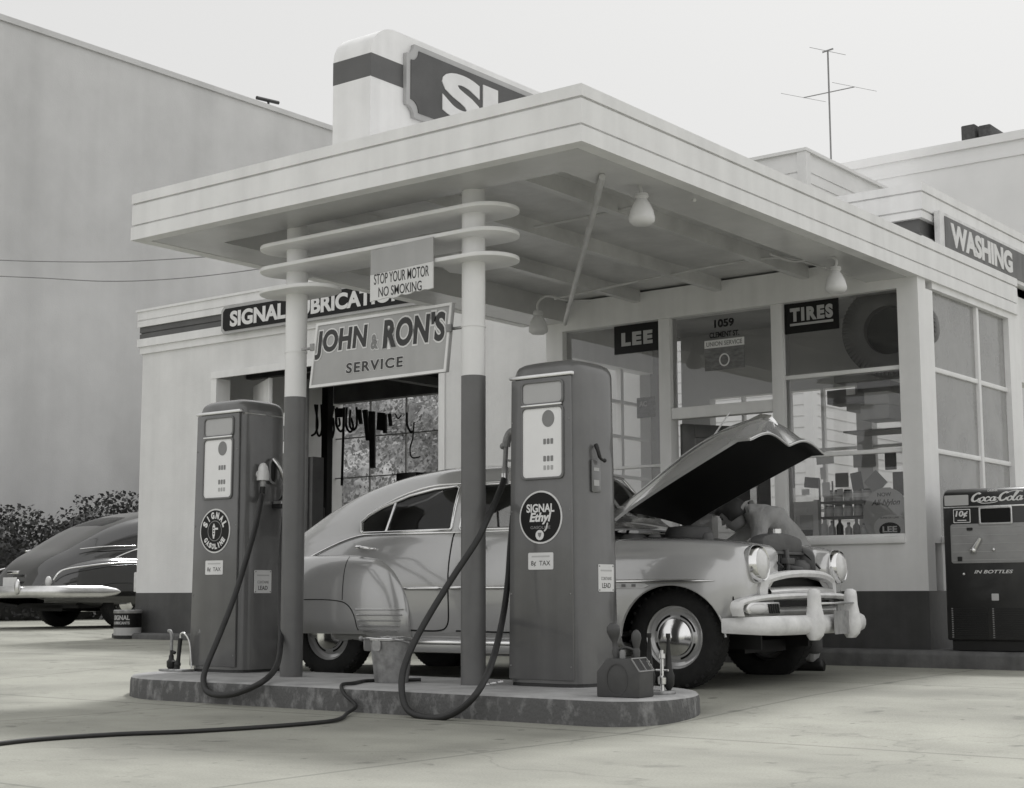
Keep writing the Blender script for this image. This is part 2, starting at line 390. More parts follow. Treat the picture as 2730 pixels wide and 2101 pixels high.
wf.box((-7.234, Y0+.03, 2.25), (-6.215, Y0+.14, 2.352))
for x0, x1 in ((-8.41, -7.354), (-6.107, -5.05)):
    wf.box((x0, Y0-.03, 1.10), (x1, Y0+.16, 1.15)); wf.box((x0, Y0+.01, 1.15), (x1, Y0+.14, 1.178))
for z in (1.835, 2.51): wf.box((-6.107, Y0+.05, z), (-5.05, Y0+.10, z+.035))
wf.box((-8.41, Y0+.05, 1.835), (-7.354, Y0+.10, 1.86))
yb = [Y0+.30, 13.0, 13.72]
for z in (1.835, 2.51): wf.box((-4.95, Y0+.30, z), (-4.90, 13.72, z+.04))
wf.box((-4.96, 12.99, 1.15), (-4.89, 13.04, 3.19)); wf.box((-5.03, Y0+.30, 1.10), (-4.84, 13.72, 1.15))
wf.build('window_frame', 'white', st, bevel=.004)
gl = LB()
gl.box((-8.41, Y0+.072, 1.178), (-7.354, Y0+.076, 3.17)); st_pane = gl.build('window_pane', 'glass', st)
LB().box((-7.234, Y0+.072, 2.352), (-6.215, Y0+.076, 3.17)).build('window_pane', 'glass', st)
LB().box((-6.107, Y0+.072, 1.178), (-5.05, Y0+.076, 3.17)).build('window_pane', 'glass', st)
LB().box((-4.925, Y0+.30, 1.15), (-4.921, 13.72, 3.19)).build('window_pane', 'sideglass', st)
# open office door, swung inwards
dm = Matrix.Translation((-7.20, Y0+.16, .262)) @ Matrix.Rotation(math.radians(62), 4, 'Z')
dl = LB()
for a, b_ in (((0, 0, 0), (.13, .045, 1.96)), ((.80, 0, 0), (.93, .045, 1.96)), ((.13, 0, 1.84), (.80, .045, 1.96)), ((.13, 0, 0), (.80, .045, .75))): dl.box(a, b_, dm)
door = dl.build('door', M['wood'], st, bevel=.006)
LB().box((.13, .02, .75), (.80, .026, 1.84), dm).build('pane', M['carglass'], door)
LB().box((.25, -.004, 1.15), (.7, .0, 1.6), dm).build('notice', M['carddark'], door)
LB().box((-7.234, Y0+.10, .2), (-6.215, 13.9, .268)).build('floor', M['kerb'], st)
# office interior shell: floor, ceiling, back wall with windows to a light court
ins = LB()
ins.box((-8.44, 13.86, .2), (-5.03, 13.98, .95)); ins.box((-8.44, 13.86, 2.72), (-5.03, 13.98, 3.40))
for x0, x1 in ((-8.44, -8.1), (-7.35, -7.2), (-6.46, -6.3), (-5.55, -5.03)): ins.box((x0, 13.86, .95), (x1, 13.98, 2.72))
ins.build('rear_wall', M['cream'], st)
rw = LB()
for x0, x1 in ((-8.1, -7.35), (-7.2, -6.46), (-6.3, -5.55)):
    for z in (1.5, 2.1): rw.box((x0, 13.89, z), (x1, 13.93, z+.03))
    xm = (x0+x1)/2; rw.box((xm-.015, 13.885, .95), (xm+.015, 13.935, 2.72))
rw.build('rear_window_bars', 'white', st)
M['ceil'] = mat('ceiling_boards', .4, .6, .2, 3)
LB().box((-8.44, Y0+.16, 3.40), (-5.03, 13.98, 3.45)).build('ceiling', 'ceil', st)
LB().box((-8.44, Y0+.16, .2), (-7.234, 13.86, .266)).box((-6.215, Y0+.16, .2), (-5.03, 13.86, .266)).build('floor', M['card'], st)
# left office windows (seen through the front glass)
lw = LB()
for y in (12.25, 12.78): lw.box((-8.55, y, 1.05), (-8.49, y+.05, 2.95))
for z in (1.45, 1.85, 2.25, 2.6): lw.box((-8.545, Y0+.16, z), (-8.495, 13.3, z+.03))
lw.build('side_window_frame', 'white', st)

# lubrication bay -------------------------------------------------
LY = 13.3; LX0, LX1 = -16.62, -8.6
lb = LB()
OX0, OX1, OZ = -15.2, -11.23, 3.55
lb.box((LX0, LY, .735), (OX0, LY+.2, 3.96)); lb.box((OX1, LY, .735), (LX1, LY+.2, 3.96)); lb.box((OX0, LY, OZ), (OX1, LY+.2, 3.96))
lb.box((LX0, LY+.2, .735), (LX0+.2, 17., 3.96))
lb.build('lubrication_bay_wall', 'stucco', st)
for a_, b_ in (((LX0-.004, LY-.004, .2), (OX0, LY+.2, .735)), ((OX1, LY-.004, .2), (LX1, LY+.2, .735)), ((LX0-.004, LY+.2, .2), (LX0+.2, 17, .735))): LB().box(a_, b_).build('lubrication_bay_base', 'base', st)
def parapet(x0, x1, y0, y1, z0, nm, dz=0):
    for a, b_, off, mt in ((3.955, 4.05, .03, 'white'), (4.05, 4.157, .06, 'white'), (4.157, 4.228, .035, 'band'), (4.228, 4.245, .02, 'band'), (4.245, 4.322, .035, 'band'),
                           (4.322, 4.40, .06, 'white'), (4.40, 4.418, .045, 'white'), (4.418, 4.53, .06, 'white'), (4.53, 4.56, .08, 'white')):
        yield (x0-off, y0-off, a+dz), (x1+off, y1, b_+dz), mt
wm_, bm_ = LB(), LB()
for a, b_, mt in parapet(LX0, LX1, LY, LY+.35, 0, ''): (bm_ if mt == 'band' else wm_).box(a, b_)
wm_.box((LX0-.06, LY+.35, 3.955), (LX0+.3, 17, 4.56))
wm_.build('parapet', 'white', st); bm_.build('parapet_stripe', 'band', st)
fr = LB(); fr.box((OX0, LY-.03, OZ-.06), (OX1, LY+.0, OZ+.03)); fr.box((OX0-.0, LY-.02, .22), (OX0+.10, LY+.22, OZ-.06)); fr.box((OX1-.09, LY-.02, .22), (OX1, LY+.22, OZ-.06))
fr.build('bay_door_frame', 'white', st)
# inside of the bay
bi = LB(); LBY = 16.8
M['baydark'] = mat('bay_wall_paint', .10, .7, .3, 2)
bi.box((LX0+.2, LBY, .2), (-10.4, LBY+.15, 1.25)); bi.box((LX0+.2, LBY, 3.60), (-10.4, LBY+.15, 4.1)); bi.box((-11.75, LBY, 1.25), (-10.4, LBY+.15, 3.6))
bi.box((-11.0, LY+.2, .2), (-10.4, LBY, 4.1))
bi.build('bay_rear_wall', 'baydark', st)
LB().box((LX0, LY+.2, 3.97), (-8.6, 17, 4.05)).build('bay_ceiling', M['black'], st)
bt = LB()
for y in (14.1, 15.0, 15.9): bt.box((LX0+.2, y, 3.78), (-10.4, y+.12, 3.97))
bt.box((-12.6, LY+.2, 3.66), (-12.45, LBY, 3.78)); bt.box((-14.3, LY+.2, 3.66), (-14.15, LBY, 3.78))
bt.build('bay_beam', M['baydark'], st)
rb = LB()
for i in range(6):
    x = LX0+.9+i*.72; rb.box((x, LBY+.05, 1.25), (x+.014, LBY+.08, 3.60))
for z in (1.85, 2.45, 3.05): rb.box((LX0+.2, LBY+.05, z), (-11.75, LBY+.08, z+.016))
rb.box((-12.9, LBY+.03, 2.52), (-11.75, LBY+.08, 2.6))
rb.build('bay_rear_window_bars', M['card'], st)
# pale sliding door leaves folded at the left of the bay
for x, d in ((-15.10, .42), (-14.80, .78)):
    o = LB(); mt = Matrix.Translation((x, LY+.2+d, .25)) @ Matrix.Rotation(math.radians(-30), 4, 'Z')
    for a, b_ in (((0, 0, 0), (.12, .05, 3.2)), ((.78, 0, 0), (.9, .05, 3.2)), ((.12, 0, 2.70), (.78, .05, 3.2)), ((.12, 0, 1.72), (.78, .05, 1.85)), ((.12, 0, 0), (.78, .05, .9))): o.box(a, b_, mt)
    dd = o.build('bay_door_leaf', M['white'] if d < .5 else M['wood'], st, bevel=.004)
    LB().box((.12, .02, 2.28), (.78, .03, 2.70), mt).build('pane', 'signblack', dd)
    LB().box((.12, .02, 1.85), (.78, .03, 2.28), mt).build('pane', 'paper', dd)
# wash bay behind the office ---------------------------------------
WX = -5.80; WY = 14.0
wb = LB(); wb.box((-9.5, WY, .2), (WX, WY+.16, 4.0)); wb.box((WX-.16, WY+.16, .2), (WX, 26, 4.0))
# light court: leave the office's rear windows open to the sky
wb = LB(); wb.box((-6.9, WY+.02, 3.46), (WX, WY+.18, 4.14)); wb.box((WX-.16, WY+.18, 3.0), (WX, 26, 4.14)); wb.box((WX-.16, WY+.18, .2), (WX, 15.1, 3.0)); wb.box((WX-.16, 19.2, .2), (WX, 26, 3.0)); wb.box((-6.9, WY+3.2, .2), (WX-.16, WY+3.36, 1.3))
wb.build('wash_bay_wall', 'white', st)
DZ = .16
wm_, bm_ = LB(), LB()
for a, b_, off, mt in ((3.955, 4.05, .0, 'w'), (4.05, 4.135, .05, 'w'), (4.135, 4.17, .02, 'b'), (4.17, 4.317, .0, 'b'), (4.317, 4.385, .05, 'w'), (4.385, 4.40, .035, 'w'), (4.40, 4.565, .06, 'w'), (4.565, 4.58, .045, 'w'), (4.58, 4.66, .07, 'w')):
    q = bm_ if mt == 'b' else wm_
    q.box((-8.4, WY-off, a), (WX+off, WY+.3, b_)); q.box((WX-.3, WY+.3, a), (WX+off, 26, b_))
wm_.build('wash_bay_parapet', 'white', st); bm_.build('wash_bay_stripe', 'band', st)

# ================================================================ canopy
SZ = 3.245; cx0, cx1, cy0, cy1 = -8.83, -4.845, 6.925, 14.0
cn = thing('canopy', 'flat white canopy with banded fascia on two round posts over the pumps', 'canopy', (-6.85, 7.45, .153))
fb = LB()
for z0, z1, off in ((3.245, 3.340, .0), (3.340, 3.356, -.02), (3.356, 3.500, -.004), (3.500, 3.515, -.02), (3.515, 3.585, .0)):
    fb.box((cx0-off, cy0-off, z0), (cx1+off, cy0+.10, z1))
    fb.box((cx0-off, cy0+.10, z0), (cx0+.10, 11.6, z1)); fb.box((cx1-.10, cy0+.10, z0), (cx1+off, cy1-.07, z1))
fb.build('fascia', 'white', cn)
sb = LB(); bw_ = .47
sb.box((cx0+.10, cy0+.10, SZ+.004), (cx1-.10, cy0+bw_, SZ+.03)); sb.box((cx0+.10, cy0+bw_, SZ+.004), (cx0+bw_, 11.67, SZ+.03)); sb.box((cx1-bw_, cy0+bw_, SZ+.004), (cx1-.10, 11.67, SZ+.03))
sb.box((cx0+bw_-.02, cy0+bw_, SZ+.03), (cx0+bw_, 11.67, 3.46)); sb.box((cx1-bw_, cy0+bw_, SZ+.03), (cx1-bw_+.02, 11.67, 3.46)); sb.box((cx0+bw_, cy0+bw_-.02, SZ+.03), (cx1-bw_, cy0+bw_, 3.46))
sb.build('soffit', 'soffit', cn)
rf = LB()
for x in (-7.6, -6.75, -5.9): rf.box((x, cy0+bw_, 3.35), (x+.07, 11.67, 3.46))
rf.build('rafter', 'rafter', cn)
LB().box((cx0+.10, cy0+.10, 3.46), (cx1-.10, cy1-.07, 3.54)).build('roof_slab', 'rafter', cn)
PX = ((-7.663, 7.46), (-6.037, 7.42))
for x, y in PX:
    p = LB().tube([(x, y, 2.06), (x, y, SZ+.02)], .075, 28).build('post', 'white', cn, smooth=40)
    LB().tube([(x, y, .15), (x, y, 2.06)], .0775, 28).build('painted_lower_section', 'postdark', p, smooth=40)
    LB().tube([(x, y, 2.37), (x, y, 2.385)], .079, 28).build('clamp_band', 'white', p, smooth=40)
def stadium(xa, xb, r, yc, n=20):
    return [(xb+r*math.sin(math.pi*i/n), yc-r*math.cos(math.pi*i/n)) for i in range(n+1)] + [(xa-r*math.sin(math.pi*i/n), yc+r*math.cos(math.pi*i/n)) for i in range(n+1)]
fr_ = .20; fy = 7.44; FXA, FXB = -7.73, -5.935
for z in (3.127, 2.968): LB().prism(stadium(FXA, FXB, fr_, fy), z-.028, z, 'xy').build('louvre_fin', 'white', cn, bevel=.006)
z = 2.81
brk = [(-7.30, fy-.30), (-7.27, fy-.1), (-7.33, fy+.12), (-7.28, fy+.3)]
a = [(FXA-fr_*math.sin(math.pi*i/20), fy+fr_*math.cos(math.pi*i/20)) for i in range(21)]
c_ = [(-7.52+.24*math.sin(math.pi*i/16), fy-fr_*math.cos(math.pi*i/16)) for i in range(0, 17)]
f3 = LB().prism(a+c_, z-.028, z, 'xy').build('louvre_fin', 'white', cn, bevel=.006); f3['label'] = 'broken off lower fin stub on the left post'
a = [(FXB+fr_*math.sin(math.pi*i/20), fy-fr_*math.cos(math.pi*i/20)) for i in range(21)]
f4 = LB().prism(a+[(-6.30, fy+fr_), (-6.34, fy+.1), (-6.27, fy-.05), (-6.32, fy-fr_)], z-.028, z, 'xy').build('louvre_fin', 'white', cn, bevel=.006); f4['label'] = 'broken lower fin half on the right post'
# stickers on the left post, curved round it
for z0, z1, mt in ((1.86, 1.95, 'paper'), (1.76, 1.84, 'card'), (1.67, 1.75, 'paper')):
    x, y = PX[0]; s_ = LB(); rr = .0795
    ring = lambda z: [(x+rr*math.sin(math.radians(a)), y-rr*math.cos(math.radians(a)), z) for a in range(-75, -18, 7)]
    s_.loft([ring(z0), ring(z1)], False, False).build('notice_sticker', mt, cn, smooth=40)
LB().tube([atz(1606, 472, 3.225), atz(1506, 862, 3.20)], .022, 10).build('brace_pipe', 'rafter', cn, smooth=40)
cdt = LB(); cd2 = LB()
cdt.tube(crom([(-5.02, 8.45, 3.24), (-5.35, 8.7, 3.36), (-6.0, 8.8, 3.37), (-6.6, 8.82, 3.37)], 6), .011, 8)
cd2.tube(crom([(-5.3, 10.9, 3.24), (-5.7, 10.85, 3.37), (-6.5, 10.85, 3.37), (-7.9, 10.85, 3.30)], 6), .011, 8)
cdt.build('conduit', 'rafter', cn, smooth=40); cd2.build('conduit', 'rafter', cn, smooth=40)

# ---------------------------------------------------------------- roof pylon with the tall sign
py = thing('roof_pylon', 'white streamlined sign pylon with rounded top and dark stripe on the canopy roof', 'sign pylon', (-8.63, 10.9, 3.5))
yy0, yy1, px0, px1 = 9.0, 13.1, -8.85, -8.42
def pyl(z0, z1): return [(yy0, z0), (yy1, z0), (yy1, z1), (yy0, z1)]
LB().prism(pyl(3.54, 4.96), px0, px1, 'yz').build('shaft', 'white', py)
arc = [(yy0+.30-.30*math.cos(math.radians(a)), 5.16+.275*math.sin(math.radians(a))) for a in range(0, 91, 9)]
arc2 = [(yy1-.30+.30*math.sin(math.radians(a)), 5.16+.275*math.cos(math.radians(a))) for a in range(0, 91, 9)]
LB().prism(arc+arc2, px0, px1, 'yz').build('rounded_top', 'white', py, smooth=30)
LB().prism(pyl(4.96, 5.16), px0-.003, px1+.003, 'yz').build('stripe', 'band', py)
def notched(y0, y1, z0, z1, r):
    out = []
    for cy, cz, a0 in ((y0, z0, 90), (y1, z0, 180), (y1, z1, 270), (y0, z1, 360)):
        for i in range(7):
            a = math.radians(a0-90*i/6); out.append((cy+r*math.cos(a), cz+r*math.sin(a)))
    return out
SY0, SY1, SG0, SG1 = 9.40, 12.55, 4.72, 5.365
b1 = LB().prism(notched(SY0, SY1, SG0, SG1, .10), px1+.003, px1+.04, 'yz').build('sign_frame', 'signlight', py)
LB().prism(notched(SY0+.05, SY1-.05, SG0+.05, SG1-.05, .10), px1+.04, px1+.048, 'yz').build('sign_panel', M['signdark'], b1)
ya, yb_ = atx(1166, 300, px1).y, atx(1285, 240, px1).y
ltext('sign_lettering', 'SIGNAL', 'letter', b1, right_side((px1+.05, (ya+ya+6.35*(yb_-ya))/2, 5.045)), fit=(6.35*(yb_-ya), .42), bold=.018, size=.4, depth=.006)

# ================================================================ signs
js = thing('service_sign', 'light grey shop sign in large dark lettering hung between the canopy posts', 'shop sign', (-6.87, 7.42, 2.1))
jx0, jx1, jz0, jz1 = -7.485, -6.235, 2.10, 2.545
JP = [(-7.452, jz0), (-6.235, jz0+.004), (-6.185, jz1), (-7.392, jz1-.004)]
LB().prism(JP, 7.39, 7.42, 'xz').build('panel', 'signlight', js, bevel=.004)
rm = LB(); rm.f = []; q = rim(JP, .018, .008, Matrix.Identity(4))
fm = front((0, 7.39, 0))
e = LB(); e.v = [fm @ Vector((v.x, v.y, v.z)) for v in q.v]; e.f = q.f; e.build('border', 'white', js)
def jt(s, xc, zc, wd, ht, big=0):
    for nm, mt, bo, dd, yo in (('letter_outline', 'letter', .016, .0008, 7.388), ('lettering', 'letterdark' if big != 2 else 'lettergrey', .007, .0012, 7.3865)):
        ltext(nm, s, mt, js, front((xc+.045, yo, zc)), fit=(wd, ht), fit_bold=.007, bold=bo if big else bo*.7, depth=dd, shear=.13 if big == 1 else .04, size=.18, spacing=1.05 if big else 1.22)
jt('JOHN', -7.205, 2.388, .49, .195, 1); jt("RON'S", -6.556, 2.404, .54, .195, 1); jt('&', -6.90, 2.36, .065, .10, 2); jt('SERVICE', -6.90, 2.205, .51, .072, 0)
bk = LB()
for x, s in ((jx0+.06, -1), (jx1+.03, 1)): bk.box((x, 7.40, 2.372), (x+s*.13, 7.425, 2.388)); bk.box((x-s*.02, 7.375, 2.355), (x+s*.02, 7.395, 2.405))
bk.build('bracket', 'steel', js, bevel=.003)

SK = 7.225/7.05
sz = lambda z: .7+(z-.7)*SK
ss = thing('warning_sign', 'ragged white no smoking placard hung on the louvre fins', 'warning sign', (-6.31, 7.06, 2.5))
sx0, sx1 = -6.578*SK, -6.055*SK; rng = random.Random(3)
bot = [(sx0+(sx1-sx0)*i/14, sz(2.545)+rng.uniform(-.006, .010)+.02*(i/14)) for i in range(15)]
LB().prism(bot+[(sx1, sz(2.735)), (sx0, sz(2.715))], 7.220, 7.230, 'xz').build('panel', 'paper', ss)
LB().prism([(sx0, sz(2.717)), (sx1, sz(2.737)), (sx1, sz(2.89)), (sx0, sz(2.875))], 7.222, 7.230, 'xz').build('faded_panel', 'signlight', ss)
ltext('lettering', 'STOP YOUR MOTOR', 'letterdark', ss, front((-6.315*SK, 7.2195, sz(2.682))), fit=(.47, .07), bold=.0004, depth=.0008, size=.07)
ltext('lettering', 'NO SMOKING', 'letterdark', ss, front((-6.325*SK, 7.2195, sz(2.596))), fit=(.37, .064), bold=.0004, depth=.0008, size=.07)

ls = thing('lubrication_sign', 'long black sign with white lettering above the lubrication bay', 'bay sign', (-13.2, 13.2, 4.0))
def chamfer(x0, x1, z0, z1, c): return [(x0+c, z0), (x1-c, z0), (x1, z0+c), (x1, z1-c), (x1-c, z1), (x0+c, z1), (x0, z1-c), (x0, z0+c)]
LB().prism(chamfer(-14.93, -11.5, 4.035, 4.395, .05), 13.19, 13.24, 'xz').build('frame', 'signlight', ls)
LB().prism(chamfer(-14.89, -11.54, 4.07, 4.36, .04), 13.182, 13.19, 'xz').build('panel', 'signblack', ls)
ltext('lettering', 'SIGNAL LUBRICATION', 'letter', ls, front((-13.25, 13.18, 4.215)), fit=(3.0, .205), bold=.008, depth=.003, size=.2)

wy0 = atx(2507, 640, WX+.13).y
ws = thing('wash_sign', 'dark sign reading wash in pale streaked letters on the right hand bay', 'bay sign', (WX, 15.3, 4.0))
LB().prism([(wy0, 4.03), (18.2, 4.03), (18.2, 4.42), (wy0, 4.42)], WX+.075, WX+.13, 'yz').build('frame', 'chalk', ws)
M['washpanel'] = mat('wash_sign_panel', .13, .5, .35, 2.5, stretch=(1, 3, .7))
LB().prism([(wy0+.12, 4.07), (18.16, 4.07), (18.16, 4.385), (wy0+.12, 4.385)], WX+.13, WX+.138, 'yz').build('panel', 'washpanel', ws)
ya, yb_ = atx(2535, 640, WX+.138).y, atx(2626, 690, WX+.138).y
ltext('lettering', 'WASHING', 'letter', ws, right_side((WX+.14, ya+(yb_-ya)*.94, 4.225)), fit=((yb_-ya)*1.88, .24), bold=.012, depth=.004, size=.25)

def window_sign(name, label, s, x0, x1, z0, z1, lh, lw, cat='window sign', under=False):
    t_ = thing(name, label, cat, ((x0+x1)/2, Y0+.05, z0))
    LB().box((x0, Y0+.062, z0), (x1, Y0+.069, z1)).build('panel', 'signblack', t_)
    ltext('lettering', s, 'signlight', t_, front(((x0+x1)/2, Y0+.0615, (z0+z1)/2+(.03 if under else 0))), fit=(lw, lh), bold=.012, depth=.001, size=.2, spacing=1.25)
    if under: LB().box((x0+.05, Y0+.058, z0+.065), (x1-.05, Y0+.062, z0+.085)).build('underline', 'signlight', t_)
    return t_
a, b_ = aty(1627, 866, Y0), aty(1752, 930, Y0)
window_sign('window_sign', 'black tyre brand sign with three wide letters in the left window', 'LEE', a.x, -7.36, 2.90, 3.165, .125, .34)
a, b_ = aty(2080, 805, Y0), aty(2228, 870, Y0)
window_sign('window_sign', 'dark sign with five underlined letters at the top of the right window', 'TIRES', -6.10, b_.x, 2.905, 3.165, .12, .40, under=True)
# house number painted on the transom glass
dn = thing('painted_number', 'black house number and street name painted on the glass over the door', 'window lettering', (-6.7, Y0+.07, 2.95))
ltext('lettering', '1059', 'signblack', dn, front((-6.70, Y0+.07, 3.075)), fit=(.20, .075), bold=.004, depth=.0006)
ltext('lettering', 'CLEMENT ST.', 'signblack', dn, front((-6.70, Y0+.07, 2.975)), fit=(.30, .05), bold=.003, depth=.0006)
us = thing('union_card', 'faded union service poster with a ring emblem on the transom glass', 'poster', (-6.7, Y0+.06, 2.6))
LB().box((-6.90, Y0+.064, 2.86), (-6.50, Y0+.069, 2.93)).build('heading', 'paper', us)
ltext('lettering', 'UNION SERVICE', 'lettergrey', us, front((-6.70, Y0+.0635, 2.895)), fit=(.36, .04), bold=.002, depth=.0004)
M['faded'] = mat('faded_print', .16, .6, .45, 14, stretch=(1, 1, 3))
LB().box((-6.90, Y0+.064, 2.66), (-6.50, Y0+.069, 2.86)).build('picture', 'faded', us)
mr = front((-6.70, Y0+.064, 2.745)); q = rim(ellipse(.105, .115), .012, .003, mr); e = LB(); e.v = q.v; e.f = q.f; e.build('ring_emblem', 'paper', us)
# ================================================================ fuel pumps
def pump(label, cx, yf, side):
    """side = which side carries nozzle and hose: -1 left (hidden), +1 right"""
    W, D, H = .276, .245, 1.883
    t = thing('fuel_pump', label, 'fuel pump', (cx, yf+D, .153), 0, 'fuel pumps on the island')
    def ring(z, k=1., tp=None):
        tp = z/H if tp is None else tp
        w = (W-.020*tp)*k; d = (D-.012*tp)*k; out = []
        n = 56
        for i in range(n):
            a = 2*math.pi*i/n; c, s_ = math.cos(a), math.sin(a); e = 5.5
            r = (abs(c)**e+abs(s_)**e)**(-1/e)
            x, y = r*c, r*s_
            bul = 1+.07*(1-y*y) if abs(x) > .7 else 1
            out.append((w*x*bul*.97, d*y, z))
        return out
    rings = [ring(.02)]+[ring(z) for z in (.3, .7, 1.1, 1.5, 1.8, H)]
    rings += [ring(H+.02, .992, 1), ring(H+.045, .965, 1), ring(H+.066, .91, 1), ring(H+.083, .80, 1), ring(H+.094, .62, 1), ring(H+.100, .4, 1), ring(H+.102, .15, 1)]
    body = MB().loft(rings).build('body', 'pump', t, smooth=50)
    MB().loft([ring(-.002, 1.0, 0), ring(.022, .985, 0)]).build('plinth', 'black', t)
    # front door panel between the two corner seams
    fm_ = Matrix.Translation((0, -D-.004, 0)) @ front((0, 0, 0))
    w0, w1 = .242, .226
    def tilt(zz): return .012*zz/H     # the front leans back slightly
    pn = MB().prism([(-w0, .04), (w0, .04), (w1, 1.865), (-w1, 1.865)], -.012, .004, 'xy', fm_)
    for v in pn.v: v.y += tilt(v.z)
    pn.build('door_panel', 'pump', t, bevel=.006)
    def fx(z, d=.006): return Matrix.Translation((0, -D-.0065-d+tilt(z), z)) @ frame((0, 0, 0), (1, 0, 0), (0, .0064, 1))
    tr = MB().box((-w1-.012, -D-.014+.012, 1.868), (w1+.012, -D+.03, 1.890)); tr.build('trim_bar', 'chrome_worn', t, bevel=.005)
    if side > 0:
        tt = MB(); tt.tube([(p[0]*1.004, p[1]*1.004, 1.862) for p in ring(1.862) if p[0] > .22], .006, 8); tt.build('side_trim', 'chrome_worn', t, smooth=40)
    mo = .017
    for nm, zc, h_, mt in (('sight_window', 1.772, .125, 'dialglass'), ('dial_window', 1.466, .425, 'dial')):
        q = MB(); mm = fx(zc, .002) @ Matrix.Translation((mo, 0, 0))
        MB().prism(rrect(.300, h_, .022), .0, .003, 'xy', mm).build(nm, mt, t)
        r_ = rim(rrect(.326, h_+.026, .03), .014, .012, mm); r_.build(nm+'_bezel', 'pump', t, bevel=.003)
    MB().box((-.14, -D-.014, 1.690), (.17, -D-.002, 1.702)).build('divider_trim', 'chrome_worn', t, bevel=.003)
    mm = fx(1.466, .005) @ Matrix.Translation((mo, 0, 0))
    dlm = MB().prism(ellipse(.092, .104, 24), 0, .002, 'xy', mm @ Matrix.Translation((.045, .145, 0))); dlm.build('dial_emblem', 'lettergrey', t)
    dg = MB()
    for zz, wd in ((.005, 3), (-.10, 3)):
        for k_ in range(wd): dg.prism(rrect(.020, .034, .004, 2), 0, .0015, 'xy', mm @ Matrix.Translation((.018+.027*k_, zz, 0)))
    dg.build('counter_digits', 'lettergrey', t)
    dg = MB()
    for k_ in range(3): dg.prism(rrect(.018, .028, .004, 2), 0, .0015, 'xy', mm @ Matrix.Translation((.018+.027*k_, -.155, 0)))
    dg.build('price_digits', 'signlight', t)
    # round brand plate
    mb_ = fx(1.012, .002) @ Matrix.Translation((.004, 0, 0))
    bd = MB().prism(ellipse(.322, .322, 48), 0, .004, 'xy', mb_).build('brand_plate', 'chalk', t)
    MB().prism(ellipse(.300, .300, 48), .004, .006, 'xy', mb_).build('plate_face', 'signblack', bd)
    mt3 = mb_ @ Matrix.Translation((0, 0, .0062))
    if side < 0:
        text('plate_lettering', 'SIGNAL', 'letter', bd, mt3 @ Matrix.Translation((0, .055, 0)), fit=(.21, .052), bold=.003, depth=.0006)
        text('plate_lettering', 'Ethyl', 'letter', bd, mt3 @ Matrix.Translation((0, -.008, 0)), fit=(.165, .072), bold=.004, depth=.0006, shear=.22)
        tl = MB(); tl.tube(crom([(.055, -.035, .001), (.045, -.07, .001), (.03, -.085, .001)], 5), .005, 6)
        b_ = tl.bm(); b_.transform(mt3); finish(b_, 'plate_flourish', 'letter', bd)
        text('plate_lettering', 'GASOLINE', 'lettergrey', bd, mt3 @ Matrix.Translation((0, -.062, 0)), fit=(.15, .018), bold=.001, depth=.0004)
        MB().prism(ellipse(.062, .062, 24), 0, .001, 'xy', mt3 @ Matrix.Translation((-.005, -.108, 0))).build('plate_roundel', 'letter', bd)
        MB().prism([(-.014, .014), (.014, .014), (.009, -.006), (0, -.016), (-.009, -.006)], .001, .0016, 'xy', mt3 @ Matrix.Translation((-.005, -.108, 0))).build('plate_roundel_mark', 'lettergrey', bd)
    else:
        for s_, r_, a0, a1, up in (('SIGNAL', .113, 155, 25, 1), ('GASOLINE', .113, 215, 325, -1)):
            n_ = len(s_); acc = None
            for i, ch in enumerate(s_):
                a = math.radians(a0+(a1-a0)*i/(n_-1))
                rot = a-math.pi/2 if up > 0 else a+math.pi/2
                m_ = mt3 @ Matrix.Translation((r_*math.cos(a), r_*math.sin(a), 0)) @ Matrix.Rotation(rot, 4, 'Z')
                wd = .010 if ch == 'I' else .034 if up > 0 else .026
                b_ = text_bm(ch, .05, mtx=m_, fit=(wd, .05 if up > 0 else .04), bold=.003, depth=.0006)
                me_ = bpy.data.meshes.new('x'); b_.to_mesh(me_); b_.free()
                acc = acc or bmesh.new(); acc.from_mesh(me_); bpy.data.meshes.remove(me_)
            finish(acc, 'plate_lettering', 'letter', bd, recalc=False)
        MB().prism(ellipse(.15, .15, 32), 0, .0008, 'xy', mt3).build('plate_ring', 'lettergrey', bd)
        MB().prism(ellipse(.138, .138, 32), .0008, .0014, 'xy', mt3).build('plate_centre', 'signblack', bd)
        # small traffic-light emblem with arm
        mk = MB(); m4 = mt3 @ Matrix.Translation((-.008, 0, .0015))
        for p in ([(-.013, -.035), (.013, -.035), (.013, .038), (-.013, .038)], [(-.008, .038), (.008, .038), (.004, .052), (-.004, .052)], [(.013, .008), (.045, .008), (.045, .022), (.013, .022)], [(-.006, -.056), (.006, -.056), (.010, -.035), (-.010, -.035)]):
            mk.prism(p, 0, .001, 'xy', m4)
        mk.build('plate_emblem', 'letter', bd)
        e2 = MB()
        for zz in (-.02, .0, .02): e2.prism(ellipse(.013, .013, 12), .001, .0015, 'xy', m4 @ Matrix.Translation((0, zz, 0)))
        e2.build('plate_emblem_lights', 'signblack', bd)
    mx_ = fx(.747, .002) @ Matrix.Translation((.003, 0, 0))
    tp = MB().prism(rrect(.188, .102, .008, 3), 0, .003, 'xy', mx_).build('tax_plate', 'paper', t)
    text('plate_lettering', '8¢  TAX', 'letterdark', tp, mx_ @ Matrix.Translation((0, -.016, .0032)), fit=(.145, .036), bold=.0006, depth=.0004)
    MB().prism(rrect(.135, .010, .002, 2), .003, .0035, 'xy', mx_ @ Matrix.Translation((0, .028, 0))).build('plate_fine_print', 'cream', tp)
    # lead warning plate on the right side
    xs_ = W*.97*1.07-.012
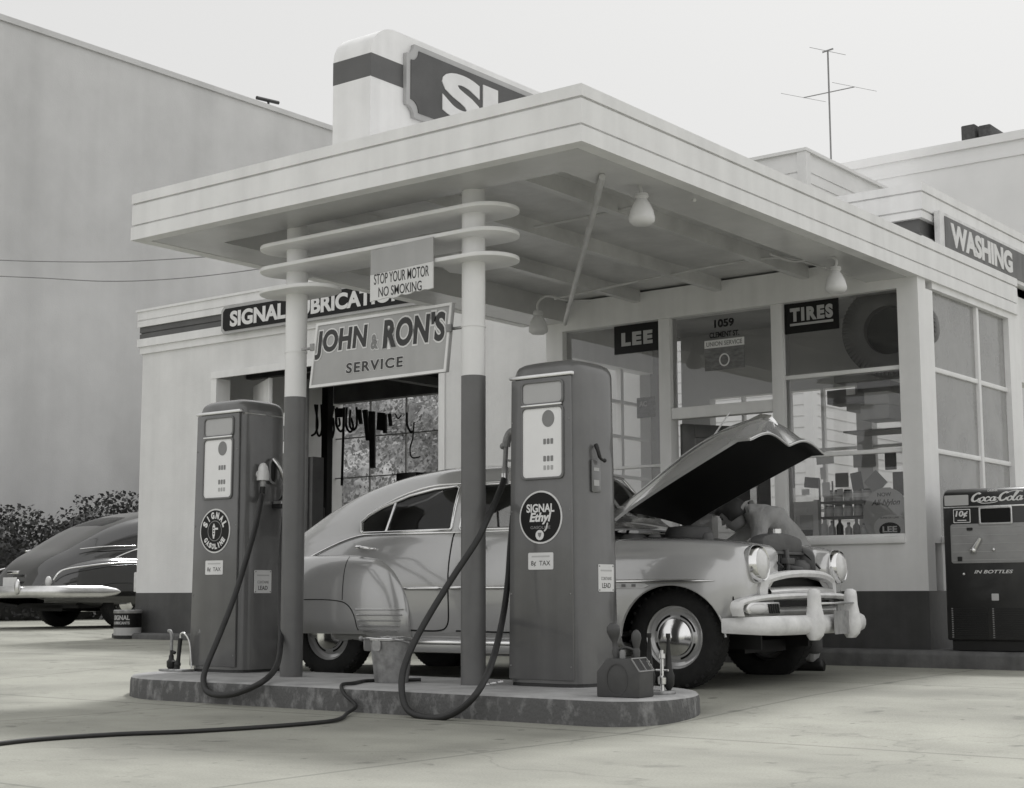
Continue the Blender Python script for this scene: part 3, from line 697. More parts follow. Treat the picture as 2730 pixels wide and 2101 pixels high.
    mr = Matrix.Translation((xs_+.004, .04 if side < 0 else -.03, .645)) @ right_side((0, 0, 0)) @ Matrix.Rotation(0, 4, 'X')
    lp = MB().prism(rrect(.165, .165, .006, 2), 0, .004, 'xy', mr).build('lead_plate', 'paper', t)
    text('plate_lettering', 'LEAD', 'letterdark', lp, mr @ Matrix.Translation((0, -.045, .0044)), fit=(.09, .030), bold=.001, depth=.0004)
    text('plate_lettering', 'CONTAINS', 'lettergrey', lp, mr @ Matrix.Translation((0, -.003, .0044)), fit=(.11, .02), bold=.0006, depth=.0004)
    MB().prism(rrect(.12, .010, .002, 2), .004, .0045, 'xy', mr @ Matrix.Translation((0, .045, 0))).build('plate_fine_print', 'cream', lp)
    for a in (-1, 1):
        for b_ in (-1, 1): MB().ball((xs_+.008, (.04 if side < 0 else -.03)+a*.072, .645+b_*.072), .005, 8).build('rivet', 'lettergrey', lp)
    for a in (-1, 1):
        for z in (.12, .55, 1.05, 1.60): MB().ball((a*(.226-.006*z), -D-.0085+tilt(z), z), .0055, 8).build('screw', 'lettergrey', t)
    return t, xs_

pr_, xsR = pump('dark fuel pump by the right post with a black Ethyl plate', -5.580, 7.505, -1)
pl_, xsL = pump('dark fuel pump at the left island end with a traffic light emblem plate', -8.572, 7.56, 1)
P0 = Vector(pr_.location); Q0 = Vector(pl_.location)
def hose(par, name, pts, r, m='rubber', n=10):
    o = Vector(par.location); return MB().tube([p-o for p in crom(pts, 8)], r, n).build(name, m, par, smooth=60)
A = lambda x, y, yy: aty(x*1.25, y*1.25, yy)
# right pump: reset crank on the right side, nozzle and hose on the left side
ck = MB(); x = xsR+.004
ck.prism(rrect(.095, .20, .012), 0, .008, 'xy', Matrix.Translation((x-.002, -.055, 1.26)) @ right_side((0, 0, 0)))
cp = ck.build('nozzle_recess', 'pump', pr_, bevel=.003)
LBm = MB(); LBm.tube(crom([(x+.006, -.06, 1.45), (x+.022, -.065, 1.42), (x+.030, -.05, 1.37), (x+.035, -.02, 1.355)], 6), [.014]*6+[.012]*6+[.009]*6+[.008], 8); LBm.ball((x+.036, -.012, 1.355), .013, 12)
LBm.build('reset_crank', 'black', pr_, smooth=50)
MB().box((x+.004, -.085, 1.20), (x+.008, -.03, 1.235)).build('recess_mark', 'signlight', cp); MB().box((x+.004, -.085, 1.29), (x+.008, -.03, 1.31)).build('recess_mark', 'signlight', cp)
hp = [A(1077, 1003, 7.72), A(1074, 1025, 7.70), A(1060, 1062, 7.50), A(1038, 1110, 7.30), A(1016, 1155, 7.22), A(960, 1240, 7.10), A(905, 1330, 6.96), A(870, 1400, 6.84), A(857, 1450, 6.78), A(862, 1500, 6.73), A(885, 1524, 6.71), A(935, 1531, 6.70), A(980, 1514, 6.70), A(1020, 1474, 6.74), A(1050, 1410, 6.98), A(1072, 1320, 7.5), A(1083, 1240, 7.66), A(1088, 1170, 7.72), A(1094, 1100, 7.78)]
hs = hose(pr_, 'hose', hp, .0195)
nz = MB(); c = hp[0]-P0
def off(p, dx=0, dy=0, dz=0): return (p[0]+dx, p[1]+dy, p[2]+dz)
nz.tube([off(c, .0, 0, -.03), off(c, 0, 0, .02)], .022, 12); nz.tube([off(c, 0, 0, .02), off(c, .01, 0, .17)], .016, 10)
nz.tube(crom([off(c, .01, 0, .15), off(c, .02, 0, .20), off(c, .05, 0, .24), off(c, .10, 0, .235)], 6), .027, 12)
nz.tube(crom([off(c, .0, 0, .07), off(c, .05, 0, .06), off(c, .075, 0, .10), off(c, .06, 0, .18)], 6), .007, 8)
nz.ball(off(c, -.015, 0, .155), .022, 10)
nz.build('nozzle', 'steel', pr_, smooth=50)
MB().tube([off(c, 0, 0, -.09), off(c, 0, 0, -.02)], .025, 12).build('hose_collar', 'chrome_worn', hs, smooth=40)
# left pump
x = xsL+.002
rcs = rim(rrect(.10, .19, .045, 6), .018, .03, Matrix.Translation((x-.012, .05, 1.45)) @ right_side((0, 0, 0))); rcs.build('nozzle_recess', 'pump', pl_, smooth=40)
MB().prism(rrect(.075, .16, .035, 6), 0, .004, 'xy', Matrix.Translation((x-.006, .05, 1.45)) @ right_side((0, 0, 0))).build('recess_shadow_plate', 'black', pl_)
q0 = A(566, 986, 7.66)-Q0; q0.x = x+.045
MB().lathe([(.046, 0), (.044, .05), (.034, .10), (.018, .125), (.002, .13)], 20, Matrix.Translation((x+.035, -.075, 1.375))).tube([(x-.02, -.075, 1.42), (x+.035, -.075, 1.42)], .03, 12).build('hose_outlet', 'chalk', pl_, smooth=50)
MB().tube([(x+.035, -.075, 1.33), (x+.035, -.075, 1.38)], .022, 12).build('outlet_collar', 'steel', pl_, smooth=40)
p_ = Q0+Vector((x+.035, -.075, 1.34))
hq = [p_, p_+Vector((0, -.01, -.10)), A(558, 1060, 7.60), A(543, 1130, 7.45), A(506, 1255, 7.18), A(470, 1350, 6.98), A(441, 1420, 6.86), A(434, 1452, 6.80), A(442, 1475, 6.76), A(470, 1483, 6.74), A(510, 1477, 6.73), A(560, 1454, 6.76), A(588, 1424, 6.98), A(598, 1380, 7.3), A(599, 1300, 7.5), A(600, 1190, 7.64), Q0+Vector((x+.06, .13, 1.20))]
hose(pl_, 'hose', hq, .0195)
c = (x+.06, .13, 1.21)
nz = MB(); nz.box(off(c, -.05, -.075, .0), off(c, .03, .02, .022)); nz.box(off(c, -.045, .0, .02), off(c, .02, .018, .13)); nz.tube([off(c, 0, 0, 0), off(c, .0, -.01, .14)], .02, 10)
nz.tube(crom([off(c, 0, 0, .12), off(c, 0, -.03, .20), off(c, -.01, -.07, .28), off(c, -.05, -.085, .33)], 6), .014, 10)
nz.ball(off(c, .01, 0, .165), .026, 10)
nz.build('nozzle', 'chrome_worn', pl_, smooth=50)
gd = MB(); gd.box(off(c, -.055, -.085, -.03), off(c, .03, .03, .0)); gd.tube(crom([off(c, -.01, -.06, .02), off(c, .03, -.05, .07), off(c, .01, -.03, .14)], 6), .007, 8)
gd.build('nozzle_guard', 'black', pl_, smooth=40)
MB().box((-.02, .225, 0), (.02, .235, .8), Matrix.Translation((xsL-.03, -.02, 0))).build('rear_conduit', 'white', pl_)

# ================================================================ small things on the island
bx, by = -6.62, 7.32
bu = thing('bucket', 'dented galvanised water bucket with a rag on the rim between the posts', 'bucket', (bx, by, .153))
MB().lathe([(.102, 0), (.106, .004), (.136, .258), (.145, .264), (.145, .276), (.136, .276), (.100, .012)], 32, caps=False).build('pail', 'steel', bu, smooth=40)
MB().lathe([(.137, .268), (.1465, .266), (.1465, .274), (.137, .276)], 32, caps=False).build('rolled_rim', 'chrome_worn', bu, smooth=40)
MB().lathe([(.001, .008), (.102, .008)], 24, caps=False).build('base', 'steel', bu)
hd = MB(); hd.tube(crom([(-.146, 0, .25), (-.155, -.06, .272), (-.08, -.15, .280), (.02, -.16, .276), (.12, -.1, .272), (.148, .0, .25)], 6), .005, 8)
hd.build('handle', 'chrome_worn', bu, smooth=40)
MB().tube([(-.12, -.02, .268), (-.21, -.05, .272)], .006, 8).ball((-.217, -.052, .272), .016, 10).build('squeegee_handle', 'steel', bu, smooth=40)
MB().prism(rrect(.07, .07, .02), 0, .005, 'xy', Matrix.Translation((0, -.140, .235)) @ front((0, 0, 0))).build('handle_ear', 'steel', bu)
rg = MB(); rg.loft([[(-.02+.012*i, -.12+.0*i, .284+.004*math.sin(i)) for i in range(14)], [(-.02+.012*i, -.02, .288+.003*math.cos(i*1.3)) for i in range(14)], [(.0+.011*i, .09, .270+.006*math.sin(i*.8)) for i in range(14)]], False)
b_ = rg.bm(); bmesh.ops.solidify(b_, geom=b_.faces[:], thickness=.006); ra = finish(b_, 'rag', 'paper', None, smooth=60)
ra.location = (bx, by, .153); tag(ra, 'crumpled white rag lying over the rim of the metal bucket', 'rag')

oc = thing('oil_caddy', 'small dark metal oil bottle caddy with spouts at the rounded island end', 'oil caddy', (-4.66, 7.03, .153), math.radians(6))
cy = MB(); pf = [(-.135, 0), (.125, 0), (.125, .135), (.075, .205), (-.075, .205), (-.135, .135)]
cy.prism(pf, -.085, .085, 'xz'); cy.build('case', 'black', oc, bevel=.008)
M['caddy'] = mat('caddy_paint', .055, .5, .2, 8); oc.children[0].data.materials[0] = M['caddy']
q = MB(); sl_ = Matrix.Translation((.1, 0, .17)) @ Matrix.Rotation(math.radians(54.5), 4, 'Y')
for y in (-.042, .042): q.box((-.036, y-.030, -.003), (.036, y+.030, .002), sl_)
q.build('compartment', 'signblack', oc)
q = MB()
for y0 in (-.085, 0, .085): q.box((-.042, y0-.0035, .0), (.042, y0+.0035, .006), sl_)
q.box((-.045, -.085, 0), (-.038, .085, .006), sl_); q.box((.036, -.085, 0), (.043, .085, .006), sl_)
q.build('compartment_rim', 'lettergrey', oc)
e = rim(ellipse(.13, .17), .006, .003, front((-.01, -.085, .095))); e.build('embossed_ring', M['caddy'], oc)
for x, y, h_, rb_, lean in ((-.055, .0, .115, .038, -.02), (.05, .03, .075, .028, .0)):
    s_ = MB(); s_.lathe([(.019, 0), (.021, .04), (.015, .055), (.014, h_-.03), (rb_*.75, h_), (rb_, h_+.03), (rb_*.9, h_+.055), (rb_*.45, h_+.072), (.002, h_+.077)], 20, Matrix.Translation((x, y, .205)) @ Matrix.Rotation(lean*6, 4, 'Y'))
    s_.build('bottle_spout', M['caddy'], oc, smooth=60)
MB().tube(crom([(-.05, .01, .245), (0, .01, .262), (.05, .02, .245)], 5), .007, 8).build('carry_handle', M['caddy'], oc, smooth=50)
MB().lathe([(.016, 0), (.016, .035), (.01, .045)], 12, Matrix.Translation((-.008, -.02, .205))).build('bottle_cap', 'lettergrey', oc, smooth=40)

def tap(t, x, y, h_, r_, mt='chrome_worn'):
    s_ = MB(); s_.lathe([(.028, 0), (.028, .012), (.013, .016), (.012, .05), (.024, .055), (.026, .09), (.012, .10), (.011, h_-.05), (.02, h_-.045), (.02, h_-.02), (.010, h_-.015), (.010, h_)], 14, Matrix.Translation((x, y, 0)))
    s_.tube([(x-.04, y, .13), (x+.04, y, .13)], .006, 8); s_.build('tap', mt, t, smooth=45)
as_ = thing('air_water_stand', 'pair of plated air and water taps behind the oil caddy', 'air and water stand', (-4.66, 7.33, .153), 0, 'air and water stands')
MB().prism(rrect(.20, .13, .03), 0, .018, 'xy').build('base_plate', 'steel', as_, bevel=.004)
tap(as_, -.05, 0, .18, 0); tap(as_, .035, .01, .24, 0)
for x in (-.07, .055): MB().lathe([(.012, .02), (.03, .05), (.033, .10), (.02, .14), (.008, .30), (.013, .31), (.013, .33)], 14, Matrix.Translation((x, .045, 0))).build('hose_nozzle', 'black', as_, smooth=45)
al = thing('air_water_stand', 'dark taps with curved pipes on a plate left of the left pump', 'air and water stand', (-8.90, 7.50, .153), 0, 'air and water stands')
MB().box((-.12, -.06, 0), (.14, .06, .016)).build('base_plate', 'steel', al, bevel=.004)
MB().lathe([(.02, .016), (.032, .03), (.034, .07), (.02, .085), (.018, .11), (.012, .12), (.011, .16)], 14, Matrix.Translation((-.05, 0, 0))).ball((-.02, 0, .135), .016, 10).build('tap', 'black', al, smooth=45)
MB().tube(crom([(-.05, 0, .15), (-.052, 0, .2), (-.05, 0, .25), (-.065, 0, .285), (-.09, 0, .29)], 6), .012, 10).build('water_pipe', 'steel', al, smooth=50)
MB().tube([(.015, 0, .016), (.03, 0, .10), (.045, 0, .24)], [.022, .014, .017], 12).ball((.02, 0, .05), .026, 10).build('air_chuck', 'black', al, smooth=45)
MB().tube(crom([(.045, 0, .24), (.05, 0, .27), (.09, .0, .272), (.125, .02, .20), (.14, .03, .02)], 8), .007, 8).build('air_pipe', 'chrome_worn', al, smooth=50)

ah = hose_pts = [atz(-60, 1990, .012), atz(90, 1972, .012), atz(300, 1958, .012), atz(500, 1950, .012), atz(700, 1938, .012), atz(850, 1926, .012), atz(905, 1917, .014), Vector((-6.33, 6.62, .02)), Vector((-6.40, 6.765, .05)), Vector((-6.50, 6.775, .11)), Vector((-6.56, 6.81, .163)), Vector((-6.62, 6.98, .165)), Vector((-6.70, 7.12, .164)), Vector((-6.74, 7.26, .163)), Vector((-6.55, 7.52, .163))]
ah = MB().tube(crom(ah, 8), .0115, 10).build('air_hose', 'rubber', None, smooth=60); tag(ah, 'long black air hose trailing off the island across the forecourt', 'hose')
sc_ = MB(); 
for i in range(5): sc_.lathe([(.001, 0), (.018-.002*i, .004), (.010, .012)], 9, Matrix.Translation((-5.93+.028*i, 7.42+.018*(i % 2), .153+.005*i)) @ Matrix.Diagonal((1.3, .8, 1, 1)))
o = sc_.build('crumpled_wrapper', 'chalk', None, smooth=30); tag(o, 'crumpled pale wrapper lying at the foot of the right post', 'litter')

# oil drum by the lubrication bay corner
dr = thing('oil_drum', 'dark oil drum with a pale band standing at the left bay corner', 'oil drum', (-16.50, 13.08, .145)); dr.scale = (.74, .74, .74)
R_ = .24
for nm, z0, z1, mt, rr in (('base_band', 0, .055, 'black', R_), ('pale_band', .055, .19, 'signlight', R_), ('shell', .19, .44, 'signblack', R_), ('lid_band', .44, .50, 'steel', R_+.004)):
    MB().lathe([(rr, z0), (rr, z1)] if nm != 'lid_band' else [(rr, z0), (rr+.006, z0+.01), (rr+.006, z1-.01), (rr-.01, z1), (.001, z1-.012)], 40, caps=False).build(nm, mt, dr, smooth=40)
def on_drum(s, zc, ht, am, hw):
    b_ = text_bm(s, .1, fit=(hw, ht), bold=.004, depth=.002)
    for v in b_.verts:
        a = am+v.co.x/R_; rr = R_+.002+v.co.z; v.co = Vector((rr*math.sin(a), -rr*math.cos(a), zc+v.co.y))
    finish(b_, 'drum_lettering', 'signlight', dr, recalc=False)
on_drum('SIGNAL', .365, .085, .35, .33); on_drum('LUBRICANTS', .272, .05, .35, .33)
cnr = thing('meter_box', 'small pale utility box fixed on the left bay corner above the drum', 'utility box', (LX0, 13.5, .75))
MB().box((-.16, -.12, 0), (-.005, .12, .26)).build('case', 'chalk', cnr, bevel=.01); MB().tube([(-.08, 0, -.5), (-.08, 0, 0)], .03, 10).build('pipe', 'chalk', cnr, smooth=40)

# ================================================================ drinks vending machine
VX, VY, VZ = -4.665, 11.50, .268
ve = thing('vending_machine', 'dark soft drink vending machine standing by the office side windows', 'vending machine', (VX+.345, VY+.29, VZ))
vw, vd, vh = .345, .29, 1.235
prof = [(-vd, .075), (-vd, vh-.10)]+[(-vd+.10-.10*math.cos(math.radians(a)), vh-.10+.10*math.sin(math.radians(a))) for a in range(10, 91, 10)]+[(vd, vh), (vd, .075)]
MB().prism(prof, -vw, vw, 'yz').build('cabinet', 'vend', ve, bevel=.018, seg=3)
MB().box((-vw+.03, -vd+.03, 0), (vw-.03, vd-.02, .078)).build('plinth', 'black', ve)
vf = front((0, -vd-.001, 0)); V = lambda x, z, d=0: vf @ Matrix.Translation((x, z, d))
MB().box((-vw+.012, -vd-.006, 1.083), (vw-.012, -vd+.004, 1.095)).build('trim_strip', 'chrome_worn', ve, bevel=.002)
MB().prism(rrect(.19, .08, .008), 0, .006, 'xy', V(-.228, 1.143)).build('price_window', 'cream', ve)
text('cabinet_lettering', 'DRINK', 'letter', ve, V(.06, 1.208, .001), fit=(.08, .015), bold=.001, depth=.001)
# flowing script word built from brush strokes
def script(strokes, mtx, r, par, name='cabinet_lettering'):
    k_ = MB()
    for s_, wd in strokes: k_.tube([Vector((p.x, p.y, 0)) for p in crom([(a, b, 0) for a, b in s_], 7)], r*wd, 6)
    b_ = k_.bm(); 
    for v in b_.verts: v.co.z *= .25
    b_.transform(mtx); finish(b_, name, 'letter', par, smooth=60)
def Cc(x): return [((x+.34, .86), (x+.22, .98), (x+.02, .72), (x, .30), (x+.14, .06), (x+.34, .22), (x+.40, .42))]
def oo(x): return [((x+.16, .52), (x+.03, .40), (x+.03, .14), (x+.14, .05), (x+.25, .20), (x+.22, .46), (x+.12, .52)), ]
def cc(x): return [((x+.24, .42), (x+.14, .54), (x+.02, .36), (x+.04, .10), (x+.16, .06), (x+.30, .24))]
def aa(x): return oo(x)+[((x+.26, .52), (x+.22, .2), (x+.27, .06), (x+.36, .2))]
def ll(x): return [((x, .2), (x+.14, .66), (x+.2, .98), (x+.12, 1.0), (x+.06, .6), (x+.06, .14), (x+.16, .06), (x+.24, .2))]
stk = []
for fn, x, wd in ((Cc, 0, 1.4), (oo, .42, 1), (cc, .72, 1), (aa, 1.02, 1), (Cc, 1.55, 1.4), (oo, 1.98, 1), (ll, 2.25, 1), (aa, 2.5, 1)): stk += [(s_, wd) for s_ in fn(x)]
stk += [(((1.36, .36), (1.5, .38)), 1.1), (((.34, .06), (.7, -.16), (1.3, -.12), (1.5, .04)), .8), (((1.9, .95), (2.25, 1.12), (2.7, 1.0)), .7)]
script(stk, V(-.112, 1.125, .001) @ Matrix(((.138, .03, 0, 0), (0, .068, 0, 0), (0, 0, .145, 0), (0, 0, 0, 1))), .055, ve)
MB().prism(rrect(.135, .105, .006), 0, .003, 'xy', V(-.19, 1.022)).build('price_plate', 'letter', ve)
MB().prism(rrect(.123, .093, .005), .003, .004, 'xy', V(-.19, 1.022)).build('price_plate_face', 'vend', ve)
text('cabinet_lettering', '10¢', 'letter', ve, V(-.19, 1.034, .0045), fit=(.10, .055), bold=.003, depth=.0006, shear=.15)
MB().prism(rrect(.07, .007, .002, 2), .004, .005, 'xy', V(-.19, .988)).build('price_rule', 'letter', ve)
rim(rrect(.26, .135, .012), .014, .012, V(.075, 1.018)).build('bottle_door_frame', 'chrome_worn', ve, bevel=.002)
MB().prism(rrect(.235, .112, .01), 0, .003, 'xy', V(.075, 1.018)).build('bottle_door', 'signblack', ve)
pn = MB().prism(rrect(.60, .30, .02), 0, .006, 'xy', V(.015, .81)).build('coin_panel', 'card', ve, bevel=.002)
for i in range(9): MB().prism(rrect(.58, .003, .001, 1), .006, .0075, 'xy', V(.015, .685+.031*i)).build('panel_rib', 'signlight', pn) if i in (0, 2, 4, 6, 8) else None
hm = MB(); hm.tube([(-.10, .765, .012), (-.055, .825, .03), (-.042, .848, .03)], [.022, .016, .014], 10); hm.ball((-.105, .758, .014), .028, 12); b_ = hm.bm(); b_.transform(vf); finish(b_, 'handle', 'chrome_worn', ve, smooth=50)
MB().ball((.05, -vd-.01, .76), .014, 10).build('key_lock', 'chrome_worn', ve, smooth=50)
MB().prism(rrect(.045, .022, .004, 2), .006, .012, 'xy', V(-.13, .92)).build('coin_slot', 'black', ve)
MB().prism(rrect(.035, .035, .004, 2), .006, .012, 'xy', V(-.216, .693)).build('coin_return', 'black', ve)
text('cabinet_lettering', 'IN BOTTLES', 'letter', ve, V(.04, .594, .001), fit=(.30, .026), bold=.0016, depth=.0008, shear=.3)
MB().prism(rrect(.055, .052, .005, 2), 0, .004, 'xy', V(.045, .403)).build('badge', 'chrome_worn', ve)
MB().ball((-.193, -vd-.004, .578), .012, 8).build('handle_screw', 'chrome_worn', ve, smooth=50)
for xa, xb in ((-vw+.07, -.02), (.045, vw-.05)):
    gr = MB()
    for i in range(14): gr.box((xa, -vd-.006, .095+.0165*i), (xb, -vd+.002, .104+.0165*i))
    gr.build('vent_louvres', 'black', ve)
for x in (-vw+.055, .03):
    gd = MB()
    for i in range(14): gd.box((x-.012, -vd-.005, .096+.0165*i), (x, -vd, .105+.0165*i))
    gd.build('vent_studs', 'lettergrey', ve)

# ================================================================ lamps under the canopy
def lamp(label, pos, arm):
    t = thing('canopy_lamp', label, 'lamp', pos, 0, 'glass lamps under the canopy')
    o = Vector(pos)
    MB().lathe([(.026, .075), (.034, .07), (.052, .04), (.072, .0), (.083, -.05), (.080, -.075), (.055, -.095), (.02, -.10), (.001, -.10)], 28, caps=False).build('shade', 'opal', t, smooth=50)
    MB().lathe([(.02, .11), (.04, .105), (.045, .085), (.034, .07)], 20).build('socket', 'rafter', t, smooth=40)
    MB().tube([Vector(p)-o for p in crom(arm, 8)], .011, 10).build('gooseneck', 'rafter', t, smooth=50)
    return t
p1 = aty(1711, 560, 7.95); lamp('near glass lamp shade under the front right canopy corner', p1, [p1+Vector((0, 0, .10)), p1+Vector((-.03, .0, .19)), p1+Vector((-.12, -.05, .23)), p1+Vector((-.2, -.12, .25)), p1+Vector((-.26, -.2, .30))])
p2 = aty(2228, 748, 10.6); lamp('glass lamp shade hanging in front of the tyre sign window', p2, [p2+Vector((0, 0, .10)), p2+Vector((0, 0, .17)), p2+Vector((-.15, .02, .21)), p2+Vector((-.35, .02, .20)), p2+Vector((-.5, -.1, .26))])
p3 = aty(1435, 862, 10.45); lamp('gooseneck lamp shade against the white wall beside the brace pipe', p3, [p3+Vector((0, 0, .10)), p3+Vector((.0, 0, .18)), p3+Vector((.06, .06, .24)), p3+Vector((.2, .15, .20)), p3+Vector((.38, .25, .19))])
# ================================================================ cars
def pchip(xs, ys):
    xs = np.array(xs, float); ys = np.array(ys, float); h = np.diff(xs); d = np.diff(ys)/h
    m = np.zeros(len(xs)); m[0], m[-1] = d[0], d[-1]
    for i in range(1, len(xs)-1):
        if d[i-1]*d[i] > 0: w1, w2 = 2*h[i]+h[i-1], h[i]+2*h[i-1]; m[i] = (w1+w2)/(w1/d[i-1]+w2/d[i])
    def f(x):
        x = min(max(x, xs[0]), xs[-1]); i = min(max(int(np.searchsorted(xs, x))-1, 0), len(xs)-2); t = (x-xs[i])/h[i]
        return float((2*t**3-3*t*t+1)*ys[i]+(t**3-2*t*t+t)*h[i]*m[i]+(-2*t**3+3*t*t)*ys[i+1]+(t**3-t*t)*h[i]*m[i+1])
    return f
BX = [-4.12, -4.05, -3.9, -3.6, -3.3, -3.0, -2.7, -2.3, -1.9, -1.4, -1.1, -.70, -.50]
def T(*y): return pchip(BX, y)
zc_ = T(.56, .74, .89, 1.05, 1.215, 1.365, 1.475, 1.565, 1.60, 1.59, 1.525, 1.13, 1.075)
zb_ = T(.47, .60, .72, .86, .965, 1.02, 1.045, 1.055, 1.055, 1.045, 1.04, 1.02, 1.00)
wb_ = T(.45, .52, .575, .645, .70, .74, .775, .80, .81, .82, .82, .83, .83)
wr_ = T(.26, .34, .41, .475, .52, .555, .58, .60, .61, .60, .58, .64, .66)
wm_ = T(.55, .62, .68, .76, .81, .84, .86, .875, .885, .895, .90, .91, .91)
ws_ = T(.50, .58, .64, .70, .75, .80, .83, .84, .84, .85, .85, .85, .85)
zs_ = pchip([-4.12, -3.9, -3.5, -3, -.5], [.40, .33, .29, .27, .27])
def cabin_section(x, n=40):
    zc, zb, wb, wr, wm, ws, zs = zc_(x), zb_(x), wb_(x), wr_(x), wm_(x), ws_(x), zs_(x)
    zr = zb+(zc-zb)*.80
    k = [(ws*.94, zs), (ws, zs+.05), (wm, zs+(zb-zs)*.42), (wm-.004, zs+(zb-zs)*.70), (wb+.012, zb-.03), (wb-.02, zb+.02)]
    w5, z5 = k[-1]
    k += [(w5+(wr-w5)*.5+.025, z5+(zr-z5)*.5), (wr, zr), (wr*.80, zr+(zc-zr)*.60), (wr*.45, zr+(zc-zr)*.92), (0, zc)]
    P = crom([(a, b, 0) for a, b in k], 8)
    d = [0]
    for i in range(1, len(P)): d.append(d[-1]+(P[i]-P[i-1]).length)
    ks = [d[8*i] for i in range(len(k))]      # keep key points aligned between sections
    out = []
    per = [2, 5, 4, 4, 2, 6, 6, 4, 4, 4]
    for i in range(len(k)-1):
        for j in range(per[i]):
            s = ks[i]+(ks[i+1]-ks[i])*j/per[i]; q = int(np.searchsorted(d, s, 'right'))-1; q = min(q, len(P)-2)
            t = (s-d[q])/max(d[q+1]-d[q], 1e-9); out.append(P[q].lerp(P[q+1], t))
    out.append(P[-1]); return [(p.x, p.y) for p in out]
def cab_y(x, z):
    """half width of the cabin at (x, z)"""
    s = cabin_section(x)
    for (a, b), (c, d) in zip(s, s[1:]):
        if b <= z <= d and d > b: return a+(c-a)*(z-b)/(d-b)
    return s[0][0] if z < s[0][1] else s[-1][0]
def half_loft(b, xs, fn, side):
    rows = []
    for x in xs: rows.append([b.verts.new((x, side*y, z)) for y, z in fn(x)])
    for r0, r1 in zip(rows, rows[1:]):
        for j in range(len(r0)-1):
            try: b.faces.new((r0[j], r1[j], r1[j+1], r0[j+1]))
            except ValueError: pass
    return rows
def inside(poly, p):
    s = 0
    for (a, b), (c, d) in zip(poly, poly[1:]+poly[:1]):
        v = (c-a)*(p[1]-b)-(d-b)*(p[0]-a)
        if abs(v) > 1e-9:
            if s and (v > 0) != (s > 0): return False
            s = 1 if v > 0 else -1
    return True
def cut(b, poly, ax, region, keep=True):
    """cut a convex polygon (in the plane of axes ax) out of a bmesh; returns the piece as a new bmesh"""
    A_, B_ = ax; lo = [min(p[i] for p in poly) for i in (0, 1)]; hi = [max(p[i] for p in poly) for i in (0, 1)]
    for (a, c), (d, e) in zip(poly, poly[1:]+poly[:1]):
        fs = []
        for f in b.faces:
            if not region(f.calc_center_median()): continue
            u = [v.co[A_] for v in f.verts]; v_ = [v.co[B_] for v in f.verts]
            if max(u) < lo[0]-.01 or min(u) > hi[0]+.01 or max(v_) < lo[1]-.01 or min(v_) > hi[1]+.01: continue
            fs.append(f)
        no = Vector((0, 0, 0)); no[A_] = -(e-c); no[B_] = d-a; co = Vector((0, 0, 0)); co[A_] = a; co[B_] = c
        geom = list({v for f in fs for v in f.verts})+list({q for f in fs for q in f.edges})+fs
        bmesh.ops.bisect_plane(b, geom=geom, dist=1e-6, plane_co=co, plane_no=no)
    sel = [f for f in b.faces if region(f.calc_center_median()) and inside(poly, (f.calc_center_median()[A_], f.calc_center_median()[B_]))]
    nb = bmesh.new(); mp = {}
    for f in sel:
        vs = []
        for v in f.verts:
            if v not in mp: mp[v] = nb.verts.new(v.co)
            vs.append(mp[v])
        nb.faces.new(vs)
    bmesh.ops.delete(b, geom=sel, context='FACES')
    return nb
def shell(b, t=.012):
    bmesh.ops.remove_doubles(b, verts=b.verts[:], dist=1e-5); bmesh.ops.recalc_face_normals(b, faces=b.faces[:])
    bmesh.ops.solidify(b, geom=b.faces[:], thickness=t); return b

def wheel(par, x, y, side, paint, R=.335, steer=0.):
    """wheel facing outwards on side -1 (right) or +1"""
    m = Matrix.Translation((x, y, R)) @ Matrix.Rotation(steer, 4, 'Z') @ Matrix.Rotation(math.radians(90*(1 if side < 0 else -1)), 4, 'X')
    wt = thing_part('wheel', par)
    o = MB(); o.lathe([(.205, -.09), (.26, -.095), (.305, -.088), (.325, -.07), (R, -.05), (R+.003, 0), (R, .05), (.325, .07), (.305, .088), (.26, .097), (.212, .088), (.205, .07)], 56, m, caps=False)
    ty = o.build('tyre', 'tyre', wt, smooth=50)
    tr = MB()
    for i in range(64):
        a = 2*math.pi*i/64; 
        tr.box((R-.012, -.012, -.055), (R+.0025, .004, .055), m @ Matrix.Rotation(a, 4, 'Z') @ Matrix.Rotation(.35, 4, 'X'))
        if i % 2: tr.box((.312, -.012, .066), (.330, .008, .086), m @ Matrix.Rotation(a, 4, 'Z'))
    tr.build('tread', 'tyre', ty)
    MB().lathe([(.212, .088), (.214, .078), (.196, .062), (.188, .045), (.165, .035), (.15, .05), (.13, .058), (.11, .058), (.001, .056)], 48, m, caps=False).build('rim', paint, wt, smooth=40)
    MB().lathe([(.118, .056), (.124, .062), (.120, .072), (.100, .080), (.070, .092), (.035, .101), (.001, .104)], 40, m, caps=False).build('hubcap', 'chrome', wt, smooth=40)
    sl2 = MB()
    for i in range(4):
        pts = [(.150*math.cos(a), .150*math.sin(a)) for a in np.linspace(i*math.pi/2+.25, i*math.pi/2+1.3, 9)]+[(.137*math.cos(a), .137*math.sin(a)) for a in np.linspace(i*math.pi/2+1.3, i*math.pi/2+.25, 9)]
        sl2.prism(pts, .0535, .0575, 'xy', m)
    sl2.build('rim_slots', 'signblack', wt)
    return wt
def thing_part(name, par):
    o = bpy.data.objects.new(name, None); COL.objects.link(o); o.parent = par; o.empty_display_size = .1; return o
def surf_tube(pts, r, side, off=.004, fn=cab_y): return [(x, side*(fn(x, z)+off), z) for x, z in pts]

